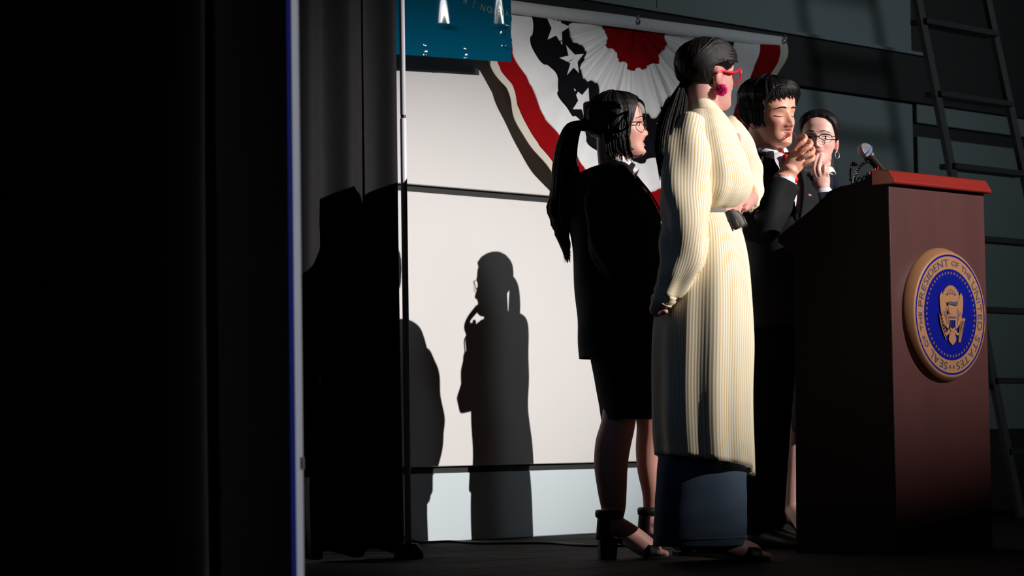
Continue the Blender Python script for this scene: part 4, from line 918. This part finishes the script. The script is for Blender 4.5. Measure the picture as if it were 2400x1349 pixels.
# ------------------------------------------------------------------ person: girl with glasses behind the boy
def person_d():
    t = 9.42
    b = empty('person', ground(1890, t), 'person in glasses and navy blazer, fingers at mouth, peeking behind the lectern', 'person')
    hd = Head(1919, 327, t, .205, head_axes(-101, 1, 3), .001, .9)
    mb = MB(); hd.shells(mb, at(1908, 445, t+.03), .046)
    mb.tube(spline(px_path([(1905, 445, t), (1900, 520, t), (1898, 650, t), (1895, 780, t)]), 20), [.08]+[.105]*18+[.115], 24)
    d = -V0*.9+R0*.35; d /= np.linalg.norm(d); side = np.cross(UP, d); lift = .06
    h1, h2 = ground(1852, t-.02), ground(1925, t+.06)
    for h, px0 in ((h1, 1868), (h2, 1920)):
        P = spline(np.vstack([px_path([(px0+12, 790, t), (px0+6, 950, t)]), h+UP*.33+R0*.018, h+UP*(lift+.06)]), 26); mb.tube(P, np.interp(np.linspace(0, 1, 26), [0, .3, .62, .8, 1], [.08, .055, .046, .036, .030]), 20)
        bare_foot(mb, h, d, side, lift=lift, length=.20)
    # raised hand: two fingers at the lips, two folded
    tt = 9.285
    mb.tube(spline(px_path([(1934, 500, tt), (1931, 455, tt), (1929, 440, tt)]), 10), [.030]*5+[.026, .025, .025, .025, .026], 16)
    mb.tube(spline(px_path([(1929, 444, tt), (1927, 430, tt), (1926, 416, tt), (1926, 406, tt)]), 10), [.024, .026, .028, .029, .030, .030, .030, .029, .028, .027], 16, ref=V0, flat=.6)
    fg = [[(1913, 413, tt-.008), (1908, 398, tt-.012), (1911, 380, tt+.004), (1916, 361, tt+.045)],
          [(1921, 410, tt-.012), (1918, 395, tt-.016), (1922, 378, tt+.002), (1926, 363, tt+.045)],
          [(1930, 408, tt-.012), (1932, 396, tt-.018), (1933, 388, tt-.006), (1930, 398, tt+.02), (1927, 408, tt+.022)],
          [(1938, 412, tt-.008), (1939, 403, tt-.012), (1940, 396, tt+.0), (1936, 405, tt+.02), (1933, 413, tt+.02)]]
    for f, r_ in zip(fg, (.0082, .0084, .0082, .0076)): mb.tube(spline(px_path(f), 12), np.linspace(r_*1.05, r_*.85, 12), 12)
    mb.tube(spline(px_path([(1918, 430, tt+.015), (1908, 412, tt+.03), (1906, 396, tt+.035)]), 8), np.linspace(.013, .0095, 8), 10)
    mb.tube(px_path([(1862, 720, t-.05), (1860, 760, t-.06)]), [.026, .028], 12)
    body_object(mb, hd, b, (248, 192, 178), (218, 114, 114), .003)
    hd.eyes(b, 'open', -.001); hd.brows(b, .1370, .004, .0030)
    glasses(hd, b, 'oval', mframe='metal_dark')
    rows = [(1893, 1932, 408, t+.02, .07), (1878, 1944, 418, t+.02, .12), (1858, 1953, 438, t+.02, .16), (1850, 1956, 470, t+.02, .165), (1850, 1954, 560, t+.02, .155), (1852, 1948, 660, t+.02, .15), (1846, 1952, 780, t+.02, .165)]
    o, pnt, Rr = blazer(rows, -85, 408, 560, .42, b, 'navy_suit', lap=.5)
    garment([(l+9, r-9, y, q, bb-.012) for l, r, y, q, bb in rows[:6]], k=24, p=2.3).build('shirt', 'shirt_white', b)
    collar(hd.w((0, -.014, -.014))-UP*.012, R0, V0*.97-UP*.15, .056, .056, .020, b, 'shirt_white', -88, .008, .25)
    sleeve([(1944, 440, t-.02), (1958, 480, t-.10), (1955, 540, tt-.05), (1942, 520, tt-.03), (1934, 480, tt-.01), (1931, 456, tt)], [.055, .054, .050, .048, .043, .037], folds=.003).build('sleeve', 'navy_suit', b)
    MB().tube(px_path([(1931, 457, tt), (1930, 449, tt)]), [.0335, .0335], 24).build('shirt_cuff', 'shirt_white', b)
    sleeve([(1868, 440, t), (1855, 500, t-.02), (1856, 600, t-.04), (1862, 725, t-.05)], [.055, .054, .048, .038]).build('sleeve', 'navy_suit', b)
    garment([(1850, 1948, 760, t+.02, .155), (1846, 1950, 830, t+.02, .165), (1845, 1948, 930, t+.02, .165), (1847, 1944, 1010, t+.02, .16)], k=24, folds=.001).build('skirt', 'suit_dark', b)
    for h in (h1, h2): heeled_sandal(h, d, side, b, lift, .20)
    for sg in (-1, 1):
        th = np.linspace(0, 2*math.pi, 25); ec = hd.w((sg*.076, -.004, .052)); MB().tube([ec+.0125*(math.cos(q)*hd.A[0]*.55+math.cos(q)*hd.A[1]*.6+math.sin(q)*hd.A[2]) for q in th], .0016, 8, round_ends=False).build('hoop_earring', 'silver', b)
    off = lambda th, z: .007+.006*g_(z-.19, .05)
    mb = hd.cap(b, 'hair_brown', [(0, .196), (25, .190), (45, .170), (62, .135), (78, .112), (92, .085), (115, .062), (180, .055)], off, noise=.001)
    tail = []
    for i in range(130):
        a, r = random.uniform(0, 6.28), math.sqrt(random.random()); du, dv = r*math.cos(a), r*math.sin(a)
        tail.append(hd.w([(.03*du, -.080, .13+.02*dv), (.045*du, -.115-.012*dv, .10), (.055*du, -.118-.022*dv, .03), (.06*du, -.112-.022*dv, -.05), (.055*du, -.105-.02*dv, -.12-.05*random.random())]))
    strands(mb, tail, .0050, .001, 5, 18); mb.build('hair', 'hair_brown', b)
person_d()

# ------------------------------------------------------------------ small things on the floor
c = spline([(6.62, 6.98, .03), (6.70, 6.97, .008), (6.82, 6.93, .006), (6.78, 6.72, .005), (6.9, 6.5, .005), (6.80, 6.2, .005), (6.92, 5.95, .005)], 60)
o = MB().tube(c, .005, 8).build('floor_cable', 'mic_black', origin_at=(6.8, 6.5, 0)); tag(o, 'black cable trailing over the floor from the wall', 'cable')
